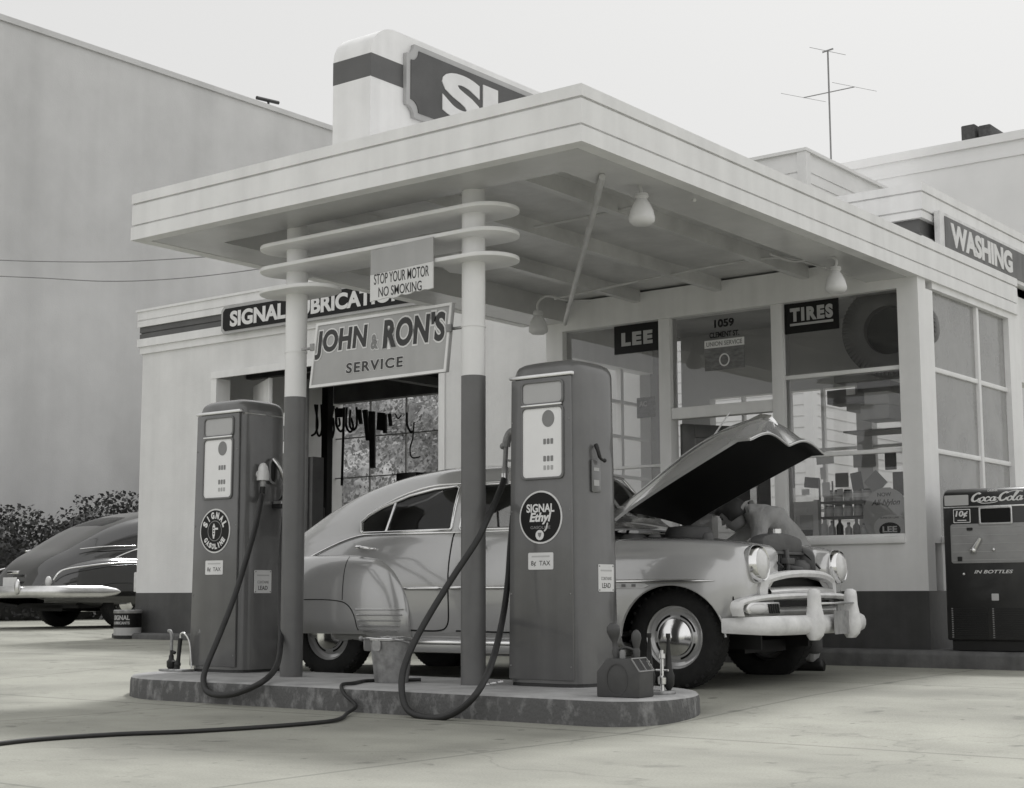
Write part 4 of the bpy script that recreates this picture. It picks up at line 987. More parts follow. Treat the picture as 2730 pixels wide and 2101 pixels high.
def make_car(root, paint, opened, rear_bits):
    sides = (-1, 1)
    # ---- main body: tail, cabin, cowl
    b = bmesh.new(); xs = list(np.linspace(-4.12, -3.3, 16))+list(np.linspace(-3.24, -1.15, 36))+list(np.linspace(-1.12, -.5, 14))
    for s in sides: half_loft(b, xs, cabin_section, s)
    bmesh.ops.remove_doubles(b, verts=b.verts[:], dist=2e-4)
    # tail end cap
    W1 = [(-2.65, 1.165), (-2.63, 1.10), (-2.60, 1.083), (-1.81, 1.09), (-1.80, 1.10), (-1.80, 1.385), (-1.83, 1.40), (-2.02, 1.385), (-2.24, 1.345), (-2.47, 1.268), (-2.59, 1.212)]
    W2 = [(-1.70, 1.10), (-1.69, 1.09), (-.86, 1.085), (-.84, 1.10), (-1.06, 1.36), (-1.10, 1.39), (-1.25, 1.405), (-1.68, 1.405), (-1.70, 1.39)]
    D1 = [(-2.12, .36), (-1.80, .36), (-1.765, .42), (-1.755, .75), (-1.755, 1.43), (-2.25, 1.385), (-2.49, 1.30), (-2.66, 1.20), (-2.68, 1.0)]
    D2 = [(-1.735, .36), (-.80, .36), (-.70, .60), (-.72, 1.06), (-1.07, 1.43), (-1.735, 1.43)]
    glass = []; doors = []
    for s in sides:
        reg = lambda c, s=s: c.y*s > .35
        for D_, W_, nm in ((D1, W1, 'rear'), (D2, W2, 'front')):
            db = cut(b, D_, (0, 2), reg); glass.append(cut(db, W_, (0, 2), reg)); doors.append((db, s))
    # windscreen (two flat panes) and rear window
    for s in sides:
        reg = lambda c, s=s: c.y*s > 0 and c.z > 1.08 and c.x > -1.2
        glass.append(cut(b, [(-.765, s*.03), (-.79, s*.56), (-1.075, s*.50), (-1.075, s*.03)], (0, 1), reg))
    rw_ = cut(b, [(-3.02, -.34), (-3.02, .34), (-2.86, .40), (-2.66, .36), (-2.66, -.36), (-2.86, -.40)], (0, 1), lambda c: c.z > 1.2 and abs(c.y) < .55)
    glass.append(rw_)
    finish(shell(b), 'body', paint, root, smooth=40)
    for db, s in doors:
        d_ = finish(shell(db), 'door', paint, root, smooth=40)
        x0 = min(v.co.x for v in d_.data.vertices)
        hx = -2.60 if x0 < -2.3 else -1.62
        if hx == -1.62: hx = -1.60
        hn = MB(); y = cab_y(hx, .965)
        hn.tube([(hx, s*(y-.01), .965), (hx, s*(y+.035), .968)], .014, 8); hn.tube(crom([(hx-.01, s*(y+.035), .97), (hx+.05, s*(y+.045), .965), (hx+.12, s*(y+.035), .958), (hx+.165, s*(y+.02), .955)], 6), [.016]*6+[.013]*6+[.010]*6+[.008], 10)
        hn.tube([(hx+.155, s*(y-.01), .952), (hx+.155, s*(y+.024), .955)], .009, 8)
        hn.build('handle', 'chrome', d_, smooth=50)
    for gb in glass:
        for v in gb.verts: v.co.y *= .992
        o = finish(gb, 'window_pane', 'carglass', root, smooth=40)
    # dark seams round the doors, chrome round the windows
    for s in sides:
        sm_ = MB()
        for pl in ([(-2.10, .36), (-1.86, .36), (-1.775, .40), (-1.750, .52), (-1.746, .8), (-1.75, 1.055)], [(-1.70, .36), (-.86, .36), (-.77, .45), (-.71, .7), (-.72, 1.0)]):
            sm_.tube(surf_tube([(p.x, p.y) for p in crom([(a, c, 0) for a, c in pl], 5)], .004, s, .0), .006, 6)
        sm_.build('door_seam', 'signblack', root, smooth=50)
        ch = MB()
        for W_, off in ((W1, .012), (W2, .010)):
            cxw = sum(p[0] for p in W_)/len(W_); czw = sum(p[1] for p in W_)/len(W_)
            lp = [(p[0]+(p[0]-cxw)*.03, p[1]+(p[1]-czw)*.045) for p in W_]; lp.append(lp[0])
            dense = [Vector((p[0], p[1], 0)) for p in lp]
            fine = []
            for p, q in zip(dense, dense[1:]):
                for j in range(4): fine.append(p.lerp(q, j/4))
            fine.append(dense[0])
            ch.tube(surf_tube([(p.x, p.y) for p in fine], .01, s, .003), .0125, 8, caps=False)
        ch.tube(surf_tube([(x, 1.062 if x > -2.6 else 1.062-.17*((x+2.6)/-.55)**1.4) for x in np.linspace(-3.15, -.74, 40)], .009, s, .004), .010, 8)
        ch.tube(surf_tube([(x, 1.425+.0*x if x > -1.9 else 1.425-.30*((-1.9-x)/.85)**2) for x in np.linspace(-2.62, -1.05, 30)], .009, s, .006), .008, 8)
        ch.build('window_trim', 'chrome', root, smooth=50)
        dv = MB(); dv.tube([(-2.395, s*(cab_y(-2.39, 1.08)+.002), 1.08), (-2.362, s*(cab_y(-2.36, 1.30)+.002), 1.30)], .011, 8); dv.build('vent_divider', 'chrome', root, smooth=50)
        wt_ = MB(); wt_.tube([(-.75, s*.60, 1.09), (-1.09, s*.53, 1.50)], .011, 8); wt_.tube([(-.75, s*.02, 1.125), (-1.09, s*.02, 1.52)], .012, 8); wt_.tube([(-1.085, s*.53, 1.50), (-1.09, 0, 1.53)], .011, 8); wt_.tube([(-.745, s*.60, 1.09), (-.745, 0, 1.125)], .012, 8)
        wt_.build('windscreen_trim', 'chrome', root, smooth=50)
        # side spear and sill strip
        st_ = MB(); st_.tube(surf_tube([(x, .662) for x in np.linspace(-2.165, -1.765, 10)], .01, s, .006), [.002]+[.014]*8+[.008], 8); st_.tube(surf_tube([(x, .664+.01*sm(-1, 0, x)) for x in np.linspace(-1.745, -.75, 16)], .01, s, .006), [.008]+[.014]*14+[.008], 8)
        st_.build('side_spear', 'chrome', root, smooth=50)
        rk = MB(); rk.box((-2.2, s*.845, .262), (-.45, s*.872, .292)); rk.build('sill_strip', 'chrome', root, bevel=.006)
        MB().box((-2.55, s*.60, .20), (-.40, s*.845, .30)).build('sill', paint, root, bevel=.02)
    # floor, seats, steering wheel
    MB().box((-3.6, -.70, .26), (-.5, .70, .32)).build('floor', 'signblack', root)
    MB().box((-.78, -.78, .35), (-.72, .78, 1.02)).build('firewall', 'black', root)
    for x in (-1.75, -2.75):
        se = MB(); se.box((x, -.62, .34), (x+.5, .62, .62)); se.box((x-.14, -.62, .45), (x+.06, .62, 1.02), Matrix.Translation((x, 0, .45)) @ Matrix.Rotation(-.18, 4, 'Y') @ Matrix.Translation((-x, 0, -.45)))
        se.build('seat', 'carddark', root, bevel=.04)
    swm = Matrix.Translation((-1.12, .36, 1.02)) @ Matrix.Rotation(-.85, 4, 'Y')
    q = MB(); q.tube([swm @ Vector((.20*math.cos(a), .20*math.sin(a), 0)) for a in np.linspace(0, 2*math.pi, 30)], .012, 8, False); q.tube([swm @ Vector((-.2, 0, 0)), swm @ Vector((.2, 0, 0))], .010, 6); q.build('steering_wheel', 'black', root, smooth=50)
    MB().box((-.95, -.75, .90), (-.72, .75, 1.06)).build('dashboard', 'carddark', root, bevel=.03)
    # ---- rear fenders with skirt
    zf = pchip([-4.02, -3.9, -3.6, -3.2, -2.8, -2.45, -2.27, -2.16, -2.115, -2.10], [.55, .70, .85, .915, .92, .895, .82, .70, .60, .52])
    wf = pchip([-4.02, -3.9, -3.6, -3.2, -2.8, -2.45, -2.27, -2.16, -2.115, -2.10], [.60, .72, .86, .935, .955, .95, .935, .915, .90, .885])
    def fsec(x):
        zt, w_ = zf(x), wf(x); zl = .33 if x < -2.5 else .33-.03*sm(-2.5, -2.35, x); out = []
        base = cab_y(x, min(zt, .9))-.06
        for i in range(19):
            a = math.pi/2*i/18
            out.append((base+(w_-base)*math.cos(a)**.55, zl+.16+(zt-zl-.16)*math.sin(a)**.75))
        return [(w_-.035, zl), (w_-.006, zl+.05), (w_, zl+.11)]+out
    for s in sides:
        b = bmesh.new(); fx = list(np.linspace(-4.02, -2.5, 30))+list(np.linspace(-2.46, -2.10, 16))
        rows = half_loft(b, fx, fsec, s)
        for r in (rows[0], rows[-1]):
            try: b.faces.new(r)
            except ValueError: pass
        fo = finish(b, 'rear_fender', paint, root, smooth=45)
        sk = MB()
        fy = lambda x, z: next((a+(c-a)*(z-b0)/(d0-b0) for (a, b0), (c, d0) in zip(fsec(x), fsec(x)[1:]) if b0 <= z <= d0 and d0 > b0), wf(x))
        sk.tube([(x, s*(fy(x, z)+.001), z) for x, z in [(p.x, p.y) for p in crom([(-3.5, .50, 0), (-3.3, .57, 0), (-3.0, .583, 0), (-2.75, .578, 0), (-2.62, .55, 0), (-2.55, .47, 0), (-2.52, .36, 0)], 6)]], .004, 6)
        sk.tube([(-2.66, s*(fy(-2.66, z)+.001), z) for z in np.linspace(.58, .90, 12)], .003, 6)
        sk.build('fender_seam', 'signblack', fo, smooth=50)
        gd = MB()
        for z in (.355, .39, .43, .47, .51):
            x1 = -2.125-.012*((.51-z)/.04); x0 = -2.535+.012*((.51-z)/.04)
            gd.tube([(x, s*(fy(x, z)+.002), z) for x in np.linspace(x0, x1, 10)], .0055, 6)
        for z in np.linspace(.36, .51, 7): pass
        gd.build('stone_guard_rib', 'chrome_worn', fo, smooth=50)
    # ---- front fenders
    FX = [-.60, -.3, 0, .2, .33, .42, .485, .525, .545]
    Ff = lambda *y: pchip(FX, y)
    fw_ = Ff(.905, .925, .935, .930, .920, .905, .885, .862, .825)
    ft_ = Ff(.985, .99, .985, .977, .968, .957, .945, .930, .900)
    fi_ = Ff(.56, .53, .50, .47, .44, .40, .37, .35, .34)
    def ffsec(x):
        w_, zt, wi = fw_(x), ft_(x), fi_(x)
        zl = .27 if x < .2 else .27+.20*sm(.2, .55, x)
        k = [(w_-.05, zl), (w_-.012, zl+.06), (w_, zl+(zt-zl)*.45), (w_-.012, zl+(zt-zl)*.72), (w_-.075, zt-.065), (w_-.17, zt-.008), (wi+.08, zt), (wi, zt-.012), (wi-.012, zt-.05), (wi, zt-.16)]
        P = crom([(a, c, 0) for a, c in k], 5); return [(p.x, p.y) for p in P]
    arch = [(.04+.375*math.cos(a), .325+.355*math.sin(a)) for a in np.linspace(-.6, math.pi+.6, 22)]
    for s in sides:
        b = bmesh.new(); rows = half_loft(b, list(np.linspace(-.60, .33, 34))+list(np.linspace(.35, .545, 16)), ffsec, s)
        cut(b, arch, (0, 2), lambda c, s=s: c.y*s > .6).free()
        # rounded nose: close the front ring
        r = rows[-1]
        vs = [v for v in r if v.is_valid]
        try: b.faces.new(vs)
        except ValueError: pass
        fo = finish(shell(b, .010), 'front_fender', paint, root, smooth=45)
        lip = MB(); lip.tube([(x, s*(fw_(x)-.014 if z < .6 else fw_(x)-.010), z) for x, z in [(.04+.375*math.cos(a), .325+.355*math.sin(a)) for a in np.linspace(.05, math.pi-.05, 26)]], .009, 8); lip.build('arch_lip', paint, fo, smooth=50)
        MB().box((-.36, s*.40, .25), (.45, s*.42, .80)).build('inner_wing', 'black', root)
        tr = MB(); tr.tube([(x, s*(fw_(x)+.004), .70) for x in np.linspace(-.62, .36, 16)], [.014]*13+[.011, .007, .002], 8)
        tr.build('fender_spear', 'chrome', root, smooth=50)
        MB().prism([(-.52, .655), (-.15, .655), (-.11, .672), (-.15, .69), (-.52, .69)], s*.930, s*.938, 'xz').build('name_plate', 'chalk', root)
        nk = MB()
        for i in range(4): nk.box((-.46+.075*i, s*.938, .664), (-.43+.075*i, s*.940, .682))
        nk.build('name_plate_marks', 'lettergrey', root)
        # headlight
        hm_ = Matrix.Translation((.572, s*.70, .808)) @ Matrix.Rotation(math.radians(90), 4, 'Y') @ Matrix.Rotation(math.radians(-4), 4, 'Y')
        MB().lathe([(.118, -.10), (.122, -.02), (.118, .010), (.108, .028), (.100, .024), (.098, .012)], 36, hm_, caps=False).build('headlight_bezel', 'chrome', root, smooth=50)
        MB().lathe([(.100, .012), (.090, .030), (.062, .046), (.03, .054), (.001, .056)], 36, hm_, caps=False).build('headlight', M['dialglass'] if not opened else M['lens'], root, smooth=50)
        MB().lathe([(.100, -.10), (.122, -.05), (.124, -.02), (.118, -.015)], 36, hm_, caps=False).build('headlight_pod', paint, root, smooth=50)
    # nose panel between the fenders
    no_ = MB()
    ring = lambda x, z: [(x-.10*(abs(y)/.8)**2.2, y, z) for y in np.linspace(-.80, .80, 25)]
    no_.loft([ring(.60, .36), ring(.635, .42), ring(.64, .50), ring(.60, .62), ring(.57, .70), ring(.54, .745), ring(.47, .765)], False, False)
    b = no_.bm(); rg_ = lambda c: True
    up = [(-.545, .625), (.545, .625), (.55, .66), (.45, .705), (.2, .728), (-.2, .728), (-.45, .705), (-.55, .66)]
    cut(b, up, (1, 2), rg_).free(); cut(b, [(-.50, .525), (.50, .525), (.50, .575), (-.50, .575)], (1, 2), rg_).free()
    finish(shell(b, .01), 'nose_panel', paint, root, smooth=45)
    MB().box((.30, -.58, .40), (.50, .58, .74)).build('grille_backing', 'signblack', root)
    def bow(y, x0): return x0-.10*(abs(y)/.8)**2.2
    def band2(outer, inner, x0, d):
        o_ = crom([(a, c, 0) for a, c in outer], 6); i_ = crom([(a, c, 0) for a, c in inner], 6); k_ = MB()
        rows = []
        for p, q in zip(o_, i_):
            m_ = p.lerp(q, .5)
            rows.append([(bow(p.x, x0)-d, p.x, p.y), (bow(p.x, x0)+.004, p.x, p.y), (bow(m_.x, x0)+.018, m_.x, m_.y), (bow(q.x, x0)+.004, q.x, q.y), (bow(q.x, x0)-d, q.x, q.y)])
        return k_.loft(rows, True, True)
    mir = lambda h: h+[(-a, c) for a, c in h[::-1][1:]]
    band2(mir([(-.665, .60), (-.66, .67), (-.60, .728), (-.3, .766), (0, .776)]), mir([(-.580, .60), (-.575, .655), (-.53, .692), (-.3, .722), (0, .731)]), .622, .06).build('grille_surround', 'chalk', root, smooth=50)
    band2(mir([(-.955, .475), (-.972, .54), (-.91, .584), (-.6, .614), (0, .622)]), mir([(-.915, .475), (-.925, .53), (-.87, .556), (-.6, .580), (0, .588)]), .690, .05).build('grille_lower_bar', 'chalk', root, smooth=50)
    lg = MB(); ys = np.linspace(-.56, .56, 21)
    lg.loft([[(bow(y, x0), y, z-.012*(abs(y)/.56)**2) for y in ys] for x0, z in ((.585, .668), (.625, .660), (.640, .640), (.635, .622), (.58, .618))], False, False); lg.build('grille_bar', 'chrome_worn', root, smooth=50)
    lg = MB(); ys = np.linspace(-.56, .56, 21)
    lg.loft([[(bow(y, x0), y, z) for y in ys] for x0, z in ((.62, .535), (.66, .530), (.685, .505), (.68, .478), (.62, .472))], False, False); lg.build('grille_lower_panel', 'chrome_worn', root, smooth=50)
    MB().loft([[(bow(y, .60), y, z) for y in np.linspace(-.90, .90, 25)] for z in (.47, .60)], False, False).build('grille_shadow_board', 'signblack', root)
    for s in sides:
        pk = thing_part('parking_light', root)
        pm = Matrix.Translation((bow(.71, .668), s*.715, .522)) @ Matrix.Rotation(s*.20, 4, 'Z') @ frame((0, 0, 0), (0, 1, 0), (0, 0, 1))
        dsh = [(-.175, -.042)]+[(.115+.075*math.cos(a), .042*math.sin(a)) for a in np.linspace(-math.pi/2, math.pi/2, 12)]+[(-.175, .042)]
        dsh = [(p[0]*s, p[1]) for p in dsh]; dsh = dsh if s > 0 else dsh[::-1]
        MB().prism(dsh, -.03, .018, 'xy', pm).build('housing', 'chrome_worn', pk, bevel=.008)
        ln = MB(); ln.ball((s*.06, 0, .012), .036, 18, (3.0, .95, .75)); b = ln.bm(); b.transform(pm); finish(b, 'lens', 'opal', pk, smooth=60)
        for i in range(5): MB().box((-.007, -.032, .016), (.007, .030, .022), pm @ Matrix.Translation((-s*(.055+.025*i), 0, 0)) @ Matrix(((1, .25*s, 0, 0), (0, 1, 0, 0), (0, 0, 1, 0), (0, 0, 0, 1)))).build('slot', 'signblack', pk)
    # bumpers
    def bumper(xf, sgn, z, w_, nm, lens=.16):
        def sec(y):
            a = abs(y)/w_; x = xf-sgn*(.10*a**2+lens*max(0, (a-.80)/.20)**1.8); h_ = .062*(1-.25*max(0, (a-.8)/.2)**2)
            return [(x+sgn*dx, y, z+dz*h_/.062) for dx, dz in ((0, -.062), (.028, -.045), (.040, -.015), (.040, .018), (.028, .046), (0, .062), (-.01, .055), (-.008, -.055))]
        return MB().loft([sec(y) for y in np.linspace(-w_, w_, 41)]).build(nm, 'chalk' if opened else 'chrome_worn', root, smooth=50)
    bf = bumper(.775, 1, .415, .935, 'front_bumper', .26)
    for y in (-.335, .335):
        g_ = MB()
        prof = [(-.10, .030, .052), (-.07, .060, .062), (-.02, .078, .064), (.03, .075, .060), (.08, .062, .050), (.13, .052, .046), (.18, .050, .046), (.22, .045, .042), (.235, .02, .025)]
        g_.loft([[(.79+dx*math.cos(a), y+wd*math.sin(a), .415+z) for a in np.linspace(-math.pi/2-.6, math.pi/2+.6, 14)] for z, dx, wd in prof]).build('bumper_guard', 'chalk' if opened else 'chrome_worn', bf, smooth=50)
    MB().box((.80, -.30, .545), (.835, .30, .56)).build('guard_bar', 'chrome_worn', bf, bevel=.005)
    MB().box((.80, .04, .50), (.815, .16, .55)).build('plate_bracket', 'steel', bf)
    lp = MB().prism(rrect(.31, .155, .012), 0, .006, 'xy', Matrix.Translation((.83, .05, .425)) @ Matrix.Rotation(.05, 4, 'Z') @ frame((0, 0, 0), (0, 1, 0), (0, 0, 1))).build('number_plate', 'steel', bf)
    # tail
    if not rear_bits: bumper(-4.22, -1, .43, .90, 'rear_bumper', .2)
    else:     # long wrap-around bumper
        half = [(-4.30, 0), (-4.28, .35), (-4.20, .70), (-4.08, .88), (-3.85, .975), (-3.5, 1.0), (-3.2, 1.0)]
        P = crom([(a, -b_, 0) for a, b_ in half[::-1]]+[(a, b_, 0) for a, b_ in half[1:]], 8); rings = []
        for i, p in enumerate(P):
            t_ = (P[min(i+1, len(P)-1)]-P[max(i-1, 0)]).normalized(); n_ = Vector((t_.y, -t_.x, 0)); n_ = -n_ if n_.x > 0 and abs(p.y) < .8 else n_
            n_ = Vector((-abs(t_.y), (1 if p.y > 0 else -1)*abs(t_.x), 0)); k_ = min(1, (min(i, len(P)-1-i)/7.0))**.5; h_ = .075*(.25+.75*k_)
            rings.append([(p.x+n_.x*d, p.y+n_.y*d, .47+z*h_) for d, z in ((0, -1), (.025, -.8), (.042, -.3), (.045, .25), (.03, .75), (0, 1), (-.012, .9), (-.01, -.9))])
        MB().loft(rings).build('rear_bumper', 'chrome_worn', root, smooth=55)
    if rear_bits:
        for s in sides:
            ch = MB(); c2 = MB(); ch.tube(crom([(-3.98, s*.70, .62), (-3.90, s*.76, .74), (-3.6, s*.885, .80), (-3.2, s*.945, .84), (-2.6, s*.96, .86)], 8), .012, 8)
            c2.tube(crom([(-3.55, s*.62, 1.02), (-3.2, s*.735, 1.06), (-2.8, s*.79, 1.075)], 6), .009, 8)
            ch.build('fender_moulding', 'chrome', root, smooth=50); c2.build('belt_moulding', 'chrome', root, smooth=50)
            MB().ball((-4.03, s*.66, .60), .07, 14, (.5, .75, 1)).build('tail_light', 'opal', root, smooth=60)
            MB().ball((-4.32, s*.42, .53), .05, 12, (.7, .9, 2.0)).build('bumper_guard', 'chrome_worn', root, smooth=60)
        MB().box((-4.13, -.13, .70), (-4.10, .13, .745)).build('trunk_handle', 'chrome', root, bevel=.01)
        MB().prism(rrect(.31, .155, .012), 0, .006, 'xy', Matrix.Translation((-4.16, 0, .58)) @ frame((0, 0, 0), (0, -1, 0), (0, 0, 1))).build('number_plate', 'paper', root)
    # running gear
    for s in sides:
        wheel(root, 0, s*.72, s, paint, steer=0); wheel(root, -2.921, s*.72, s, paint)
    MB().tube([(0, -.72, .33), (0, .72, .33)], .04, 8).tube([(-2.92, -.72, .33), (-2.92, .72, .33)], .05, 8).box((-3.6, -.35, .22), (.3, .35, .30)).box((-2.4, -.62, .2), (-2.2, .62, .26)).build('chassis', 'signblack', root)

M['lens'] = mat('headlamp_glass', .66, .18, .06, 30, spec=.6, coat=.6)
CA = math.radians(5)
F0 = Vector((-5.4013, 8.7041, 0)); nv = Vector((-math.sin(CA), math.cos(CA), 0))
co_ = F0+nv*.82
car = thing('sedan', 'pale grey fastback sedan with its hood raised beside the pump island', 'car', (co_.x, co_.y, .084), CA)
make_car(car, 'bluecar', True, False)

# ---- raised hood, built in its open pose
zc0 = pchip([-.80, -.5, -.16, .05, .20, .34, .41, .46, .50], [1.235, 1.44, 1.675, 1.775, 1.825, 1.842, 1.825, 1.765, 1.645])
hg = []; NV = 33; US = list(np.linspace(0, 1, 30))
for u in US:
    xc = -.80+1.30*u; xe = -.56+1.03*u if u < .9 else .367+(.50-.367)*(u-.9)/.1
    ze = min(1.135+.50*((xe+.56)/.98)**.92, 1.632); zc = zc0(xc); wy = .575+.085*u
    lipk = max(0, (u-.86)/.14)
    row = []
    for j in range(NV):
        v = -1+2*j/(NV-1); a = abs(v)
        crown = (1-a**2.0)*(1-.25*a*(1-a))
        x = xc+(xe-xc)*a**1.6; z = ze+(zc-ze)*crown
        zl_ = 1.632+.062*math.sin(math.pi*a)**1.2+.012*(1-a)     # arched double curve of the lip
        z = z*(1-lipk**3)+zl_*lipk**3
        row.append((x, wy*v, z))
    hg.append(row)
hb = MB(); hb.loft(hg, False, False); b = hb.bm(); hood = finish(b, 'hood', 'bluecar', car, smooth=50, recalc=True)
if sum(p.normal.z for p in hood.data.polygons) < 0: hood.data.flip_normals()
hb = MB(); hb.loft([[(x+.008, y*.985, z-.016) for x, y, z in r] for r in hg], False, False); b = hb.bm(); finish(b, 'hood_underside', M['signblack'], hood, smooth=50)
edge = [hg[i][0] for i in range(len(hg))]+[p for p in hg[-1]]+[hg[i][-1] for i in range(len(hg)-1, -1, -1)]
low = [(x+.008, y*.985, z-.018) for x, y, z in edge]
eb = MB(); eb.loft([edge, low], False, False); eb.build('hood_flange', 'bluecar', hood, smooth=40)
lipt = MB(); lipt.tube([(x+.002, y, z-.008) for x, y, z in hg[-1]], .009, 8); lipt.build('hood_lip', 'bluecar', hood, smooth=50)
orn = MB(); orn.loft([[(x, y, z) for y, z in ((-w_, z0), (0, z0+.035*k_), (w_, z0))] for x, w_, z0, k_ in ((.20, .006, 1.818, .3), (.30, .02, 1.835, 1), (.38, .03, 1.825, .9), (.43, .012, 1.78, .4))], True, True)
orn.build('hood_ornament', 'chrome', hood, smooth=50)
MB().tube([(-.10, -.02, 1.67), (.06, .02, 1.90)], .006, 6).build('hood_prop_tip', 'chalk', hood)
# ---- engine bay
eng = MB()
eng.box((-.70, -.45, .42), (.38, .45, .50)); eng.box((-.55, -.18, .5), (.12, .12, .86)); eng.box((-.50, -.14, .86), (.08, .08, .93))
eng.tube([(-.35, -.26, .60), (-.35, -.26, .9)], .06, 14); eng.tube([(-.05, .26, .55), (-.05, .26, .85)], .05, 14)
eng.box((-.62, -.44, .70), (-.28, -.30, .93)); eng.box((-.1, -.42, .6), (.2, -.30, .84))
eng.build('engine', 'black', car, bevel=.012)
M['engpaint'] = mat('engine_bay_paint', .09, .6, .3, 6)
MB().lathe([(.001, 0), (.15, 0), (.165, .03), (.165, .09), (.15, .12), (.06, .13), (.001, .135)], 28, Matrix.Translation((-.28, .02, .97))).build('air_cleaner', M['engpaint'], car, smooth=45)
cw = MB(); cw.box((-.72, -.72, .62), (-.66, .72, 1.02)); cw.prism(rrect(.34, .15, .05), 0, .015, 'xy', Matrix.Translation((-.655, -.36, .92)) @ frame((0, 0, 0), (0, 1, 0), (0, 0, 1)))
cw.build('bulkhead', M['engpaint'], car, bevel=.008)
ft = MB()
for x, y, r_ in ((-.45, -.50, .10), (-.30, -.47, .05), (.12, -.50, .04)): ft.lathe([(r_, 0), (r_, .05), (r_*.7, .075), (.001, .08)], 18, Matrix.Translation((x, y, .95)))
for y0 in (-.2, .1, .3): ft.tube(crom([(-.64, y0, .88), (-.5, y0+.06, .98), (-.3, y0-.1, 1.0), (-.1, y0, .95)], 6), .012, 8)
ft.build('engine_fittings', M['engpaint'], car, smooth=45)
ra_ = MB(); ra_.prism([(-.32, .55), (.36, .55), (.36, .90), (-.32, .90)], .36, .43, 'yz'); rad = ra_.build('radiator', M['black'], car, bevel=.006)
tp_ = [(-.33+.69*i/20, .985+.045*math.sin(math.pi*i/20)**.5) for i in range(21)]
MB().prism([(-.33, .90), (.36, .90)]+tp_[::-1], .345, .445, 'yz').build('header_tank', M['engpaint'], rad, bevel=.018)
MB().lathe([(.035, 0), (.035, .03), (.02, .035), (.001, .036)], 16, Matrix.Translation((.40, 0, 1.03))).build('filler_cap', 'chrome_worn', rad, smooth=40)
cor = MB()
for i in range(18): cor.box((.43, -.30+.036*i, .56), (.437, -.29+.036*i, .88))
cor.build('core_fins', M['engpaint'], rad)
mt_ = MB(); mt_.box((.40, -.34, .885), (.45, .38, .905)); mt_.tube([(.47, .02, .76), (.46, .02, .92)], .018, 8); mt_.box((.44, -.03, .82), (.49, .10, .86)); mt_.tube([(.42, .1, .80), (.50, .2, .78)], .02, 8); mt_.tube([(.40, .3, .88), (.44, .45, .80)], .014, 8)
mt_.build('hood_latch', M['engpaint'], car, bevel=.004)
MB().lathe([(.001, .055), (.05, .05), (.085, .02), (.092, -.02), (.09, -.04)], 20, Matrix.Translation((.43, .30, .80))).build('horn', M['engpaint'], car, smooth=45)
fl = MB()
fl.tube(crom([(-.50, .54, 1.0), (-.1, .50, .99), (.2, .455, .975), (.38, .40, .93), (.50, .36, .86), (.58, .33, .79)], 6), .008, 8)
fl.tube(crom([(-.50, -.54, 1.0), (-.1, -.50, .99), (.2, -.455, .975), (.38, -.40, .93), (.50, -.36, .86), (.58, -.33, .79)], 6), .008, 8)
fl.build('hood_seal', 'rubber', car, smooth=50)

# ---- dark fastback parked left of the bay
DX, DY = -20.2, 14.7
dcar = thing('sedan', 'dark polished fastback sedan with chrome bumper parked left of the bay', 'car', (-19.28, 17.94, ground_z(DX, DY)), math.radians(88)); dcar.scale = (1.12, 1.12, 1.12)
make_car(dcar, 'darkcar', False, True)
cl = MB(); rows = []
for u in np.linspace(0, 1, 20):
    x = -.72+1.30*u; zc = float(np.interp(x, [-.72, -.3, .2, .45, .58], [1.12, 1.12, 1.08, 1.0, .80])); ze = float(np.interp(x, [-.72, .2, .58], [1.0, .96, .76])); wy = float(np.interp(x, [-.72, 0, .4, .58], [.66, .56, .48, .40]))
    rows.append([(x, wy*v, ze+(zc-ze)*(1-abs(v)**2.2)) for v in np.linspace(-1, 1, 21)])
cl.loft(rows, False, False); o = cl.build('hood', 'darkcar', dcar, smooth=50)
# ================================================================ mechanic leaning over the far fender
def skin_figure(name, par, chains, m, levels=2):
    """chains: lists of (point, radius); one continuous skinned surface"""
    me = bpy.data.meshes.new(name); vs, es, rs = [], [], []; idx = {}
    for ch in chains:
        prev = None
        for p, r in ch:
            key = tuple(round(c, 3) for c in p)
            if key not in idx: idx[key] = len(vs); vs.append(p); rs.append(r)
            if prev is not None and prev != idx[key]: es.append((prev, idx[key]))
            prev = idx[key]
    me.from_pydata(vs, es, []); ob = bpy.data.objects.new(name, me); COL.objects.link(ob)
    ob.modifiers.new('skin', 'SKIN'); sv = me.skin_vertices[0].data if me.skin_vertices else None
    if sv is None:
        bm = bmesh.new(); bm.from_mesh(me); bm.verts.layers.skin.verify(); bm.to_mesh(me); bm.free(); sv = me.skin_vertices[0].data
    for i, r in enumerate(rs):
        sv[i].radius = (r, r) if not isinstance(r, tuple) else r
        sv[i].use_root = i == 0
    sb = ob.modifiers.new('sub', 'SUBSURF'); sb.levels = levels; sb.render_levels = levels
    bpy.context.view_layer.update()
    dg = bpy.context.evaluated_depsgraph_get(); nm = bpy.data.meshes.new_from_object(ob.evaluated_get(dg))
    bpy.data.objects.remove(ob); nm.polygons.foreach_set('use_smooth', [True]*len(nm.polygons))
    nm.materials.clear(); nm.materials.append(m); o = bpy.data.objects.new(name, nm); COL.objects.link(o); o.parent = par; return o
# car-local frame -> world
CMX = Matrix.Translation((co_.x, co_.y, .084)) @ Matrix.Rotation(CA, 4, 'Z')
pw = CMX @ Vector((.36, 1.02, 0))
man = thing('person', 'mechanic in a light work shirt bent over the engine under the hood', 'person', (pw.x, pw.y, ground_z(pw.x, pw.y)), CA)
